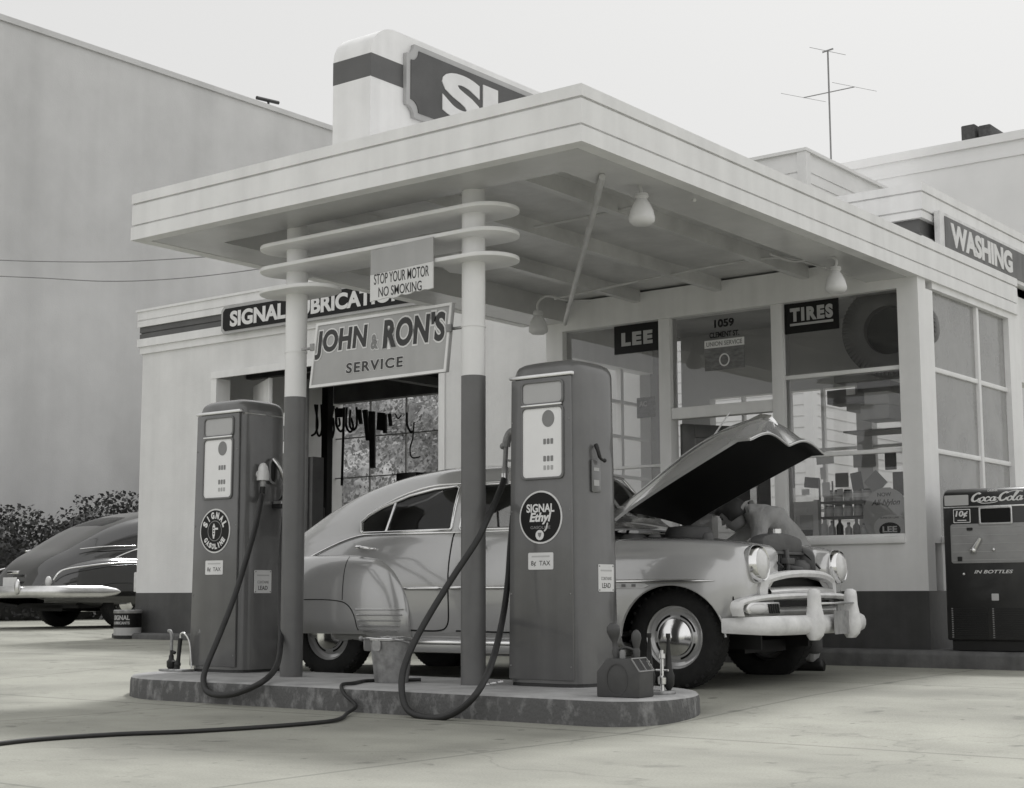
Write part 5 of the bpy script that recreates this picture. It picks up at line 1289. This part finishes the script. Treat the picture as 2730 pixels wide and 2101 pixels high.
# person-local axes follow the car: x forward, y away from us
def L(x, y, z): return (x-.36, y-1.02, z-.03)
body = skin_figure('body', man, [
    [(L(.03, 1.22, .93), .145), (L(-.03, 1.16, 1.07), .138), (L(-.10, 1.07, 1.17), .140), (L(-.17, .98, 1.225), .128), (L(-.235, .93, 1.245), .066), (L(-.265, .91, 1.245), .058)],
    [(L(-.17, .98, 1.225), .128), (L(-.10, .85, 1.15), .076), (L(-.05, .74, 1.00), .058), (L(-.13, .62, .90), .046), (L(-.19, .57, .87), .036)],
    [(L(-.17, .98, 1.225), .128), (L(-.26, 1.10, 1.19), .076), (L(-.32, 1.08, 1.06), .060), (L(-.40, .93, .97), .046), (L(-.45, .86, .93), .036)],
    [(L(.03, 1.22, .93), .145), (L(.12, 1.20, .80), .112), (L(.16, 1.16, .48), .075), (L(.17, 1.20, .14), .052), (L(.15, 1.19, .09), .05)],
    [(L(.03, 1.22, .93), .145), (L(.02, 1.36, .80), .112), (L(.03, 1.36, .48), .075), (L(.05, 1.42, .14), .052), (L(.03, 1.41, .09), .05)],
], M['shirt'], 3)
from mathutils import noise as mnoise
for v in body.data.vertices:      # creases in the cloth
    p = v.co; d = mnoise.noise(Vector((p.x*9, p.y*5, p.z*14)))*.014+mnoise.noise(Vector((p.x*22, p.y*14, p.z*26)))*.006
    v.co = p+v.normal*d
tro = skin_figure('trousers', man, [
    [(L(.03, 1.22, .92), .158), (L(.12, 1.20, .80), .125), (L(.16, 1.16, .48), .09), (L(.17, 1.20, .14), .075)],
    [(L(.03, 1.22, .92), .158), (L(.02, 1.36, .80), .125), (L(.03, 1.36, .48), .09), (L(.05, 1.42, .14), .075)],
], M['trouser'])
for x, y in ((.18, 1.20), (.06, 1.42)):
    sh = MB(); sh.loft([[(x-.36+dx, y-1.02+w_*math.sin(a), .0+h_*(.5+.5*math.cos(a))) for a in np.linspace(0, 2*math.pi, 13)[:-1]] for dx, w_, h_ in ((.07, .030, .07), (.05, .042, .10), (-.02, .044, .10), (-.10, .048, .065), (-.18, .048, .05), (-.215, .03, .035))]); sh.build('shoe', 'black', man, smooth=60)
# head: turned down and to the left (towards -x), with face, ear and hair
hc = Vector(L(-.325, .885, 1.210)); fwd = Vector((-.80, -.25, -.55)).normalized(); upv = Vector((-.50, -.12, .80)); upv = (upv-fwd*upv.dot(fwd)).normalized(); lat = fwd.cross(upv)
HM = Matrix(((fwd.x, lat.x, upv.x, hc.x), (fwd.y, lat.y, upv.y, hc.y), (fwd.z, lat.z, upv.z, hc.z), (0, 0, 0, 1)))
hd = MB(); prof = []
for i in range(17):
    t = i/16; z = -.115+.235*t
    wx = .098*math.sqrt(max(0, 1-((z-.025)/.105)**2)) if z > .0 else .095-.35*(z)**2*4-.03*(-z/.115)
    ring_ = []
    for a in np.linspace(0, 2*math.pi, 25)[:-1]:
        c, s_ = math.cos(a), math.sin(a)
        x = wx*(1.0 if c > 0 else 1.02)*c; y = wx*.78*s_
        if z < -.03: x = x+.014 if c > 0 else x*.8
        ring_.append((x, y, z))
    prof.append(ring_)
hd.loft(prof); b = hd.bm(); b.transform(HM); head = finish(b, 'head', 'skin', man, smooth=70)
fc = MB(); fc.loft([[(.088, w_*s_, z) for s_ in (-1, 1)]+[(.088+d_, w_*.3*s_, z) for s_ in (1, -1)] for z, w_, d_ in ((.028, .008, .006), (.0, .012, .020), (-.018, .018, .030), (-.026, .016, .012))])
fc.ball((-.005, -.078, -.005), .026, 12, (.8, .35, 1.2)); fc.ball((-.005, .078, -.005), .026, 12, (.8, .35, 1.2))
fc.tube([(.094, -.022, -.055), (.101, 0, -.053), (.094, .022, -.055)], .006, 8)
b = fc.bm(); b.transform(HM); finish(b, 'face_features', 'skin', head, smooth=60)
ey = MB(); ey.ball((.082, -.032, .016), .011, 10); ey.ball((.082, .032, .016), .011, 10); ey.tube([(.088, -.048, .033), (.094, -.018, .036)], .005, 6); ey.tube([(.088, .048, .033), (.094, .018, .036)], .005, 6)
b = ey.bm(); b.transform(HM); finish(b, 'eyes_and_brows', 'hair', head, smooth=60)
hr = MB(); rng = random.Random(5); rows = []
for i in range(13):
    t = i/12; z = .125-.17*t; ring_ = []
    for a in np.linspace(0, 2*math.pi, 29)[:-1]:
        c, s_ = math.cos(a), math.sin(a); rr = .112*math.sqrt(max(.0, 1-((z-.02)/.118)**2))+.002
        k_ = rr*(1+rng.uniform(-.03, .04)); zz = z
        if c > .45: zz = max(z, .055); k_ = min(k_, .106)
        ring_.append((k_*c-.006, k_*.84*s_, zz))
    rows.append(ring_)
hr.loft(rows, True, True); hr.ball((.07, 0, .085), .05, 12, (1, 1.3, .6)); b = hr.bm(); b.transform(HM); finish(b, 'hair', 'hair', man, smooth=60)
# collar and hands
MB().loft([[(p[0]+r*math.cos(a)*.4, p[1]+r*math.sin(a), p[2]+r*math.cos(a)*.9) for a in np.linspace(0, 2*math.pi, 15)[:-1]] for p, r in ((L(-.225, .935, 1.246), .086), (L(-.250, .915, 1.248), .078))], True, False).build('collar', 'shirt', man, smooth=60)
for (wx_, wy_, wz_), dx, dy in ((L(-.19, .57, .87), -.06, -.01), (L(-.45, .86, .93), -.05, -.03)):
    ch = [[((wx_, wy_, wz_), .030), ((wx_+dx*.6, wy_+dy, wz_-.012), .036), ((wx_+dx*1.2, wy_+dy*2, wz_-.02), .034)]]
    for q in range(4):
        f0 = (wx_+dx*1.2, wy_+dy*2, wz_-.02); l_ = (.085, .098, .092, .072)[q]; o = -.028+.0185*q
        ch.append([(f0, .034), (f0[0:1][0]+dx*.5 and (f0[0]+dx*.45, f0[1]+o, f0[2]-.008), .011), ((f0[0]+dx*.45-l_*.5, f0[1]+o*1.1, f0[2]-.018-.01*q), .0095), ((f0[0]+dx*.45-l_*.85, f0[1]+o*1.05, f0[2]-.055-.005*q), .008)])
    ch.append([((wx_+dx*.6, wy_+dy, wz_-.012), .036), ((wx_+dx*.6-.01, wy_+dy-.045, wz_-.02), .012), ((wx_+dx*.6-.045, wy_+dy-.058, wz_-.04), .0095)])
    skin_figure('hand', man, ch, M['skin'], 1)

# ================================================================ things inside the office
def bigtyre(label, c, R, ang, tilt=0):
    t = thing('display_tyre', label, 'tyre', c, ang, 'tyres on show in the office windows')
    m = Matrix.Rotation(math.radians(90), 4, 'X')
    MB().lathe([(R*.52, -.10), (R*.70, -.125), (R*.90, -.11), (R*.985, -.085), (R, 0), (R*.985, .085), (R*.90, .11), (R*.70, .125), (R*.52, .10), (R*.50, .0)], 60, m, caps=False).build('carcass', M['tyreshow'], t, smooth=60)
    MB().lathe([(R*.53, -.02), (.001, -.02)], 40, m, caps=False).build('hub_disc', 'signblack', t)
    tr = MB()
    for i in range(66):
        a = 2*math.pi*i/66; mm = m @ Matrix.Rotation(a, 4, 'Z')
        tr.box((R*.80, -.007, -.124), (R*.972, .007, -.06), mm); tr.box((R*.80, -.007, .06), (R*.972, .007, .124), mm)
    tr.build('tread_lugs', M['tyreshow'], t)
    return t
M['tyreshow'] = mat('display_tyre_rubber', .15, .6, .2, 9)
c = aty(2338, 890, 12.02); bigtyre('big ribbed truck tyre hanging high inside the right front window', (c.x+.09, 12.10, c.z+.02), .40, .22)
c = atx(2565, 905, -5.22); bigtyre('large pale tyre hanging behind the side window glass', (-5.16, 12.55, 2.86), .40, math.radians(86))
def card(name, label, cat, x, z, w_, h_, y, m, rot=0, shape=None, group=None):
    mm = Matrix.Translation((x, y, z)) @ front((0, 0, 0)) @ Matrix.Rotation(rot, 4, 'Z')
    o = MB().prism(shape or rrect(w_, h_, .004, 1), 0, .006, 'xy', mm).build(name, m, None); return tag(o, label, cat, group)
def W(px, py, y): return aty(px, py, y)
# spark plug board in the left window, small standing cards
c = W(1722, 1085, Y0+.3); t = thing('plug_sign', 'grey hanging sign with two white letters inside the left window', 'advertising sign', c)
MB().box((-.10, 0, -.10), (.10, .012, .09)).build('panel', 'faded', t); text('lettering', 'AC', 'signlight', t, Matrix.Translation((-.03, -.002, .03)) @ front((0, 0, 0)), fit=(.085, .05), bold=.003, depth=.001)
c = W(1720, 1290, Y0+.13); t = thing('card_display', 'small card with a pale picture standing on the left window sill', 'card', (c.x, c.y, 1.18))
MB().prism(rrect(.14, .30, .01, 3), 0, .01, 'xy', Matrix.Translation((0, 0, .15)) @ front((0, 0, 0))).build('card', 'signlight', t); MB().prism(rrect(.10, .10, .01, 3), .01, .012, 'xy', Matrix.Translation((0, 0, .10)) @ front((0, 0, 0))).build('picture', 'cream', t)
# round tyre advert
c = W(2366, 1358, Y0+.10); t = thing('round_tyre_sign', 'round grey nylon tyre advert standing behind the right window', 'advertising sign', (c.x-.01, c.y, 1.18))
RR = .200; mm = Matrix.Translation((0, 0, RR-.045)) @ front((0, 0, 0))
disc = [(RR*math.cos(a), max(RR*math.sin(a)*1.1, -RR+.045)) for a in np.linspace(0, 2*math.pi, 49)[:-1]]
MB().prism(disc, 0, .008, 'xy', mm).build('disc', 'cream', t)
el = [(.145*math.cos(a)+.035, max(.105*math.sin(a)-.105, -RR+.047)) for a in np.linspace(0, 2*math.pi, 41)[:-1]]
MB().prism(el, .008, .010, 'xy', mm).build('pale_oval', 'paper', t)
el = [(.092*math.cos(a)+.03, max(.062*math.sin(a)-.125, -RR+.048)) for a in np.linspace(0, 2*math.pi, 41)[:-1]]
MB().prism(el, .010, .012, 'xy', mm).build('dark_oval', 'signblack', t)
for s_, x, z, wd, ht, mt, sh in (('NOW', -.01, .165, .12, .032, 'letterdark', 0), ('All-Nylon', .0, .095, .25, .062, 'letterdark', .35), ('TIRES', .03, -.16, .11, .02, 'letter', 0), ('SUPER DE LUXE', .03, -.025, .16, .014, 'lettergrey', 0), ('LEE', .03, -.118, .125, .048, 'letter', 0)):
    text('lettering', s_, mt, t, mm @ Matrix.Translation((x, z, .0125 if z < -.1 else .0105 if z < 0 else .0085)), fit=(wd, ht), bold=.003, depth=.0006, shear=sh)
# goods shelf with cans
sy = Y0+.42; sx0, sx1 = -5.94, -5.10
sh = thing('goods_shelf', 'two tier display shelf of canned goods behind the right window', 'display shelf', ((sx0+sx1)/2, sy, .266)); ox = (sx0+sx1)/2
k = MB()
for z in (1.066, 1.193): k.box((sx0-ox, -.13, z), (sx1-ox, .13, z+.015))
for x in (sx0-ox, sx1-ox-.012):
    for y in (-.13, .118): k.box((x, y, 0), (x+.012, y+.012, 1.40))
k.build('rack', 'lettergrey', sh)
M['cangrey'] = mat('can_label_grey', .42, .4, .3, 10); M['can2'] = mat('can_label_pale', .62, .4, .2, 10)
rng = random.Random(11); ci = 0
for z in (1.082, 1.209):
    for i in range(7):
        x = sx0+.06+i*.088
        t = thing('can', ('pale can with white label on the lower shelf', 'dark capped can with white label on the upper shelf')[z > 1.15], 'can', (x, sy-.06, .266+z), 0, 'cans on the lower shelf' if z < 1.15 else 'cans on the upper shelf')
        MB().lathe([(.038, 0), (.038, .078), (.033, .085)], 18).build('body', ('can2', 'cangrey')[z > 1.15], t, smooth=40)
        MB().lathe([(.0387, .03), (.0387, .064)], 18, caps=False).build('label_band', 'paper', t, smooth=40)
        MB().lathe([(.033, .085), (.033, .098), (.001, .10)], 18).build('cap', ('steel', 'signblack')[z > 1.15], t, smooth=40)
# wiper/parts cabinet on the sill at left of the right window
c = W(2130, 1375, Y0+.26); t = thing('parts_cabinet', 'pale small parts display board with white cards by the window mullion', 'display board', (c.x, c.y, 1.18))
MB().box((-.15, 0, -.02), (.15, .03, .30)).build('board', 'opal', t, bevel=.004); MB().box((.15, -.02, -.02), (.19, .04, .31)).build('side_post', 'paper', t)
for x, z, w_, h_, m_ in ((-.07, .15, .09, .05, 'paper'), (.07, .13, .12, .11, 'cream'), (-.06, .05, .11, .09, 'cream'), (.07, .03, .11, .06, 'carddark'), (.0, .225, .16, .04, 'paper'), (-.09, .27, .08, .025, 'carddark')):
    MB().box((x-w_/2, -.006, z-h_/2), (x+w_/2, 0, z+h_/2)).build('card', m_, t)
# hanging pennants, boxes and papers above the shelf
items = [(2105, 1268, .10, .22, 'card', 0, 'tall grey paper strip hanging left in the right window'), (2165, 1287, .14, .09, 'carddark', -.12, 'dark tilted card hanging in front of the shelf'), (2285, 1283, .10, .15, 'carddark', .15, 'dark leaning booklet on top of the shelf'),
         (2335, 1286, .15, .15, 'card', .75, 'grey diamond shaped card above the round sign'), (2195, 1262, .05, .10, 'paper', .05, 'narrow white price tag hung over the shelf'), (2395, 1290, .09, .20, 'carddark', 0, 'dark panel at the far right of the right window'), (2240, 1312, .055, .055, 'paper', 0, 'square white paper in front of the upper cans'), (2150, 1215, .22, .03, 'signlight', 0, 'pale strip banner across the right window'), (2200, 1222, .16, .10, 'paper', .03, 'pale printed poster near the middle bar'), (2305, 1225, .20, .13, 'card', 0, 'grey carton face behind the middle bar'), (2375, 1230, .10, .14, 'carddark', 0, 'dark carton face right of the middle bar'), (2245, 1280, .12, .12, 'card', 0, 'grey box with faint oval standing on the shelf top'), (2148, 1312, .07, .05, 'paper', 0, 'white slip hanging below the dark tilted card'), (2203, 1305, .07, .12, 'paper', 0, 'white paper strip hanging beside the boxes')]
for px, py_, w_, h_, m_, r_, lab in items:
    c = W(px, py_, Y0+.29+.02*random.Random(px).random()); card('paper_card', lab, 'card', c.x, c.z, w_, h_, c.y, m_, r_)
# stacked cartons high in the window
for px, py_, w_, h_, d_, m_, lab in ((2300, 1010, .42, .07, .25, 'card', 'long flat grey carton on top of the hanging stack'), (2345, 1035, .30, .09, .25, 'carddark', 'dark carton under the long flat carton'), (2270, 1060, .34, .12, .25, 'carddark', 'dark carton jutting out left of the stack'),
                                  (2355, 1066, .22, .11, .28, 'cream', 'pale carton at the right of the stack'), (2300, 1088, .20, .06, .22, 'card', 'small grey carton low in the stack'), (2352, 1103, .26, .12, .3, 'signlight', 'large pale carton at the bottom of the stack'), (2268, 1045, .08, .05, .02, 'paper', 'white label card on the dark jutting carton')):
    c = W(px, py_, Y0+.55+(0 if m_ != 'paper' else -.14)); o = MB().box((-w_/2, -d_/2, -h_/2), (w_/2, d_/2, h_/2)).build('carton', m_, None, bevel=.004); o.location = c; tag(o, lab, 'carton')
o = MB().box((-5.75, Y0+.40, 2.06), (-5.06, Y0+.78, 2.075)).build('wall_shelf', 'lettergrey', None); tag(o, 'narrow shelf under the stacked cartons in the right window', 'shelf')
# card in the side window
c = atx(2515, 1150, -4.95); t = thing('service_placard', 'white plug service card behind the side window', 'card', (-4.96, 12.02, 1.97)); mm = right_side((0, 0, 0))
MB().prism([(-.085, -.20), (.085, -.22), (.085, .20), (.0, .14), (-.085, .20)], 0, .006, 'xy', mm @ Matrix.Translation((.05, .02, 0))).build('card', 'paper', t); text('lettering', 'CHAMPION', 'lettergrey', t, mm @ Matrix.Translation((.05, .03, .0065)), fit=(.15, .035), bold=.001, depth=.0004)
MB().prism([(-.085, -.20), (.085, -.22), (.085, -.10), (.0, -.06), (-.085, -.10)], .006, .0075, 'xy', mm @ Matrix.Translation((.05, .02, 0))).build('card_band', 'lettergrey', t)
o = MB().box((-5.3, 12.15, 1.1), (-5.0, 12.75, 1.42)).build('goods_box', 'card', None, bevel=.02); tag(o, 'grey goods box on the side window sill', 'carton')
rng = random.Random(8)
for i, (x, m_, h_) in enumerate(((-5.86, 'paper', .15), (-5.79, 'cangrey', .12), (-5.72, 'signblack', .14), (-5.64, 'can2', .10), (-5.57, 'card', .13), (-5.50, 'paper', .09))):
    lab = ('tall white bottle at the left end of the sill row', 'grey bottle second on the window sill row', 'black bottle in the window sill row', 'short pale bottle in the middle of the sill row', 'grey bottle beside the round tyre sign edge', 'short white bottle nearest the round tyre sign')[i]
    t = thing('bottle', lab, 'bottle', (x, Y0+.22, 1.178), 0, 'bottles on the right window sill')
    MB().lathe([(.028, 0), (.030, .01), (.030, h_*.6), (.012, h_*.8), (.012, h_)], 16).build('body', m_, t, smooth=40); MB().lathe([(.014, h_*.94), (.014, h_+.012), (.001, h_+.013)], 12).build('cap', 'lettergrey', t)
# desk and door area furniture so the office is not empty
dk = thing('office_desk', 'dark desk standing at the back of the office', 'desk', (-7.9, 13.2, .266))
MB().box((-.45, -.3, .70), (.45, .3, .74)).build('top', M['wood'], dk); 
for x in (-.42, .36):
    MB().box((x, -.28, 0), (x+.06, .28, .70)).build('leg', M['wood'], dk)
# ================================================================ things hanging in the lubrication bay
def Bp(px, py_, y=15.2): return aty(px, py_, y)
sv = lambda cx, cy: (820+cx/5.6, 1000+cy/5.6)
lo = thing('lift_post', 'black steel lift post standing in the lubrication bay', 'lift post', (*Bp(*sv(290, 1000), 14.6)[:2], .2))
MB().box((-.055, -.05, 0), (.055, .05, 3.5)).build('column', 'signblack', lo); MB().box((-.12, -.10, 0), (.12, .10, .03)).build('foot', 'signblack', lo)
hoops = [((110, 440), (150, 720), (120, 860), (60, 905)), ((145, 440), (135, 800), (175, 910), (215, 800), (205, 440)), ((395, 460), (330, 800), (355, 950), (395, 820), (380, 640)), ((440, 480), (425, 720), (490, 840), (545, 760), (550, 480)), ((430, 640), (440, 760), (480, 740), (470, 640)),
         ((585, 480), (575, 740), (630, 850), (680, 780), (650, 640)), ((640, 520), (630, 740), (680, 820), (735, 740), (730, 480)), ((1480, 560), (1490, 750), (1545, 855), (1570, 835)), ((1310, 580), (1350, 650), (1400, 600)), ((1590, 700), (1570, 940), (1530, 1100), (1560, 1230), (1680, 1220))]
for i, h_ in enumerate(hoops):
    pts = [Bp(*sv(a, b), 15.2+.04*(i % 3)) for a, b in h_]; o = MB().tube(crom(pts, 7), .016 if i not in (8, 9) else .010, 8).build('fan_belt', 'signblack', None, smooth=60)
    tag(o, ['black hose loop half hidden behind the left canopy post', 'long black belt loop just right of the left canopy post', 'thin belt loop touching the lift post', 'wide black belt loop right of the lift post', 'small inner belt loop right of the lift post', 'round belt loop beside the wide one', 'outer right belt loop of the hanging bunch', 'curled hose end hanging near the bay right wall', 'short drooping hose under the bay beam', 'thin cable hanging down the bay right pillar'][i], 'belt', 'belts and hoses hanging in the bay')
straps = [((752, 515), (800, 515), (828, 730), (790, 735), 'short black strap right of the belt loops'), ((838, 525), (900, 515), (935, 980), (890, 980), 'wide black strap hanging left of the longest one'), ((930, 540), (1012, 545), (1018, 1390), (950, 1390), 'longest broad black strap in the middle of the bay'), ((1062, 560), (1160, 565), (1150, 835), (1050, 820), 'broad short black strap right of the longest one'), ((1150, 580), (1185, 585), (1190, 870), (1145, 870), 'narrow black strap behind the broad short one'), ((1215, 580), (1250, 575), (1272, 760), (1240, 765), 'rightmost narrow black strap'), ((425, 500), (560, 495), (545, 630), (430, 635), 'square black bracket above the belt loops')]
for a, b_, c_, d_, lab in straps:
    P = [Bp(*sv(*p), 15.15) for p in (a, b_, c_, d_)]; o = MB().prism([(p.x, p.z) for p in P], 15.12, 15.15, 'xz').build('hanging_strap', 'signblack', None); tag(o, lab, 'strap', 'straps hanging in the bay')
P = [Bp(*sv(x, y), 15.0) for x, y in ((545, 480), (530, 1000), (512, 1650))]; tag(MB().tube(P, .018, 8).build('hanging_rod', 'signblack', None), 'thin black rod hanging below the belt loops', 'rod')
P0_, P1_ = Bp(*sv(1320, 1465), 14.9), Bp(*sv(1620, 1700), 14.9)
o = MB().box((P0_.x, 14.9, P1_.z), (P1_.x, 15.3, P0_.z)).build('tool_chest', 'signblack', None, bevel=.01); tag(o, 'black tool chest visible just above the car roof', 'tool chest')
c = aty(842, 1310, 14.2); t = thing('grease_gun_cabinet', 'small black lubricator on a thin stand beside the left canopy post', 'lubricator', (c.x+.05, c.y, .2))
MB().box((-.06, -.06, 1.23), (.06, .06, 1.62)).tube([(.0, 0, 1.62), (-.03, 0, 1.74)], .02, 8).build('cylinder', 'signblack', t, bevel=.01); MB().tube([(-.02, 0, 0), (-.02, 0, 1.23)], .014, 8).tube([(.03, 0, 0), (.03, 0, 1.23)], .014, 8).build('stand', 'steel', t)
c = aty(815, 1190, 13.9); t = thing('wall_locker', 'narrow grey steel locker behind the left canopy post', 'locker', (c.x+.03, 14.0, .2)); MB().box((-.10, -.1, 0), (.10, .1, 2.25)).build('case', 'baydark', t)
tag(MB().box((-16.2, 16.2, .2), (-14.9, 16.7, 1.15)).build('work_bench', 'baydark', None, bevel=.01), 'dark work bench under the bay rear window', 'work bench')

# ================================================================ neighbours, hedge, houses, wires
M['bigwall'] = mat('grey_render', .64, .85, .10, .5, .2, streak=.10, bscale=30, ssc=(.9, .9, .06), detail=9)
nb = thing('neighbour_building', 'tall blank grey rendered building wall behind the parked car', 'building', (-33, 30, .2))
GX = -28.0
LB().box((GX-12, 4, .1), (GX, 60, 12.93)).build('wall', 'bigwall', nb); LB().box((GX-12.05, 3.95, 12.93), (GX+.06, 60.05, 13.06)).build('coping', 'bigwall', nb)
c = atx(667, 258, GX); pp = LB(); pp.tube([(GX-.3, c.y+.9, 12.9), (GX-.3, c.y+.9, 13.32)], .03, 8); pp.tube([(GX-.3, c.y+.5, 13.28), (GX-.3, c.y+1.25, 13.34)], .05, 8); pp.build('roof_pipe', 'black', nb)
M['leaf'] = mat('hedge_leaves', .05, .6, .5, 3, detail=3)
M['stem'] = mat('hedge_stems', .05, .8, .3, 8)
rng = random.Random(21); hv = MB()
hx0, hx1 = -26.9, -25.4
def htop(y): return 2.35+.035*(y-18)+.22*math.sin(y*1.3)+.18*math.sin(y*2.9+1)
for i in range(30000):
    y = rng.uniform(9.5, 27); tp = htop(y); q = rng.random()
    z = .2+(tp-.2)*(q**.6); x = rng.uniform(hx0, hx1)+.25*(z/tp) ; 
    if rng.random() < .35: x = hx1+rng.gauss(0, .12)+.12*math.sin(y*3+z*2)
    if q > .9: z += min(.16, abs(rng.gauss(0, .08)))
    s_ = rng.uniform(.03, .07); a = rng.uniform(0, 6.28); e_ = rng.uniform(-1.2, 1.2)
    u = Vector((math.cos(a), math.sin(a), math.sin(e_))).normalized()*s_; v_ = u.orthogonal().normalized()*s_*.55
    p = Vector((x, y, z)); hv.add([p-u, p+v_, p+u, p-v_], [(0, 1, 2, 3)])
hdg = hv.build('foliage', 'leaf', None, recalc=False)
hr_ = thing('hedge', 'dark leafy hedge growing along the foot of the tall grey wall', 'hedge', (-26.2, 18, .2)); hdg.data.transform(Matrix.Translation((26.2, -18, -.2))); hdg.parent = hr_
sb_ = LB()
for i in range(30): y = 9.8+i*.58; sb_.tube([(-26.1, y, .1), (-26.1+rng.uniform(-.2, .3), y+rng.uniform(-.3, .3), htop(y)*.75)], [.05, .02], 6)
sb_.build('stems', 'stem', hr_)
cb = LB(); cb.loft([[(-26.2+.55*math.cos(a)*(1+.15*math.sin(3*y)), y, .1+max(0, (htop(y)-.35)*(.5+.5*math.sin(a)))) for a in np.linspace(0, 2*math.pi, 15)[:-1]] for y in np.linspace(9.6, 26.9, 60)]); cb.build('inner_growth', 'leaf', hr_, smooth=60)
# house with lap siding, behind
hs = thing('siding_house', 'pale house with horizontal lap siding seen above the canopy', 'house', (-15, 29, .2))
M['siding'] = mat('siding_paint', .80, .6, .05, 1.5)
c = aty(2145, 395, 25.0); HX, HZ = c.x, c.z
LB().box((HX-5.5, 25.0, .1), (HX, 33, HZ-.06)).build('wall', 'siding', hs); k = LB()
z = .4
while z < HZ-.3:
    k.box((HX-5.5, 24.975, z), (HX-.14, 25.0, z+.165)); k.box((HX, 25.14, z), (HX+.025, 33, z+.165)); z += .205
k.build('siding_boards', 'siding', hs); LB().box((HX-.14, 24.96, .1), (HX+.04, 25.14, HZ-.06)).build('corner_board', 'white', hs); LB().box((HX-5.56, 24.94, HZ-.06), (HX+.06, 33.05, HZ)).build('eaves_board', 'siding', hs)
h2 = thing('stucco_house', 'pale stucco house with flat parapet and dark chimneys at the right', 'house', (-9, 34, .2))
c0, c1 = aty(2238, 434, 30.0), aty(2627, 370, 30.0); zt = (c0.z+c1.z)/2
M['stucco2'] = mat('house_stucco', .78, .8, .05, .7, .1)
LB().box((c0.x-3, 30.0, .1), (c1.x+9, 40, zt-.18)).build('wall', 'stucco2', h2); LB().box((c0.x-3.05, 29.94, zt-.18), (c1.x+9, 40, zt)).build('parapet_cap', 'stucco2', h2); LB().box((c0.x-3.03, 29.97, zt-.50), (c1.x+9, 29.999, zt-.44)).build('moulding', 'stucco2', h2)
M['brick'] = mat('chimney_brick', .06, .8, .4, 14, .3)
for px0, px1 in ((2562, 2598), (2608, 2640)):
    a, b_ = aty(px0, 365, 31.0), aty(px1, 335, 31.0); LB().box((a.x, 31, zt), (b_.x, 31.9, b_.z+.05)).build('chimney', 'brick', h2, bevel=.03)
for px in (2492, 2541):
    c = aty(px, 385, 31.0); LB().ball((c.x, 31, zt+.10), .10, 16).tube([(c.x, 31, zt-.1), (c.x, 31, zt+.1)], .05, 10).build('roof_vent', 'black', h2, smooth=50)
an = thing('tv_antenna', 'thin television aerial mast with cross arms on the house behind', 'aerial', (*aty(2217, 470, 29.8)[:2], 0))
ax, ay = an.location.x, an.location.y; zt2 = vtop = aty(2213, 135, 29.8).z
LB().tube([(ax, ay, 8.6), (ax, ay, zt2)], .020, 8).build('mast', 'lettergrey', an); k = LB()
za = aty(2215, 245, 29.8).z; d1 = Vector((.86, .35, .12)).normalized(); d2 = Vector((.40, .9, 0)).normalized()
k.tube([Vector((ax, ay, za))-d1*.55, Vector((ax, ay, za))+d1*.55], .013, 6); k.build('boom', 'lettergrey', an); k = LB(); k.tube([Vector((ax, ay, zt2))-d1*.12, Vector((ax, ay, zt2+.03))+d1*.12], .02, 6)
k.build('boom', 'lettergrey', an); k = LB()
for s_ in (-1, 1):
    cc_ = Vector((ax, ay, za))+d1*.55*s_; LB().tube([cc_-d2*.62, cc_+d2*.62], .005, 6).build('element', 'lettergrey', an)
k.tube([Vector((ax, ay, zt2))-d2*.5, Vector((ax, ay, zt2))+d2*.5], .006, 6)
k.build('element', 'lettergrey', an)
for lab, pts in (('upper overhead wire sagging in front of the grey wall', ((-40, 692), (106, 697), (285, 698), (420, 693), (560, 684))), ('lower overhead wire sagging in front of the grey wall', ((-40, 735), (106, 741), (290, 750), (480, 742), (690, 717), (830, 690)))):
    P = [aty(a, b, 14.5) for a, b in pts]; tag(MB().tube(crom(P, 6), .008, 6).build('overhead_wire', 'lettergrey', None), lab, 'overhead wire', 'overhead wires at the left')
# planted bank seen through the bay's rear windows
M['bank'] = mat('planted_bank', .36, .9, .6, 2.2, .6, detail=12)
bkv = MB(); rng = random.Random(4)
gx = list(np.linspace(-25.6, -16.6, 66)); rows = []
for i, y in enumerate(np.linspace(19.5, 25.5, 22)):
    rows.append([(x, y+.25*math.sin(x*1.7+i)+rng.uniform(-.2, .2), .15+5.6*((i/21)**.8)*(1+.08*math.sin(x*.9)+.05*rng.uniform(-1, 1))) for x in gx])
bkv.loft(rows, False, False); tag(bkv.build('planted_bank', 'bank', None, smooth=80), kind='structure')
M['leaf2'] = mat('bank_leaves', .24, .8, .28, .6, detail=4)
lv = MB()
for i in range(20000):
    u, v_ = rng.random()*64.99, rng.random()*20.99; a, c_ = int(u), int(v_); p = Vector(rows[c_][a]).lerp(Vector(rows[c_+1][a+1]), rng.random())
    p += Vector((rng.uniform(-.2, .2), -rng.random()*.25, rng.gauss(.05, .12))); s_ = rng.uniform(.022, .06); t_ = rng.uniform(0, 6.28)
    e1 = Vector((math.cos(t_), rng.uniform(-.6, .6), math.sin(t_))).normalized()*s_; e2 = e1.orthogonal().normalized()*s_*.6
    lv.add([p-e1, p+e2, p+e1, p-e2], [(0, 1, 2, 3)])
tag(lv.build('ground_cover', 'leaf2', None, recalc=False), 'pale mottled planting on the bank seen through the bay windows', 'ground cover', kind='stuff')
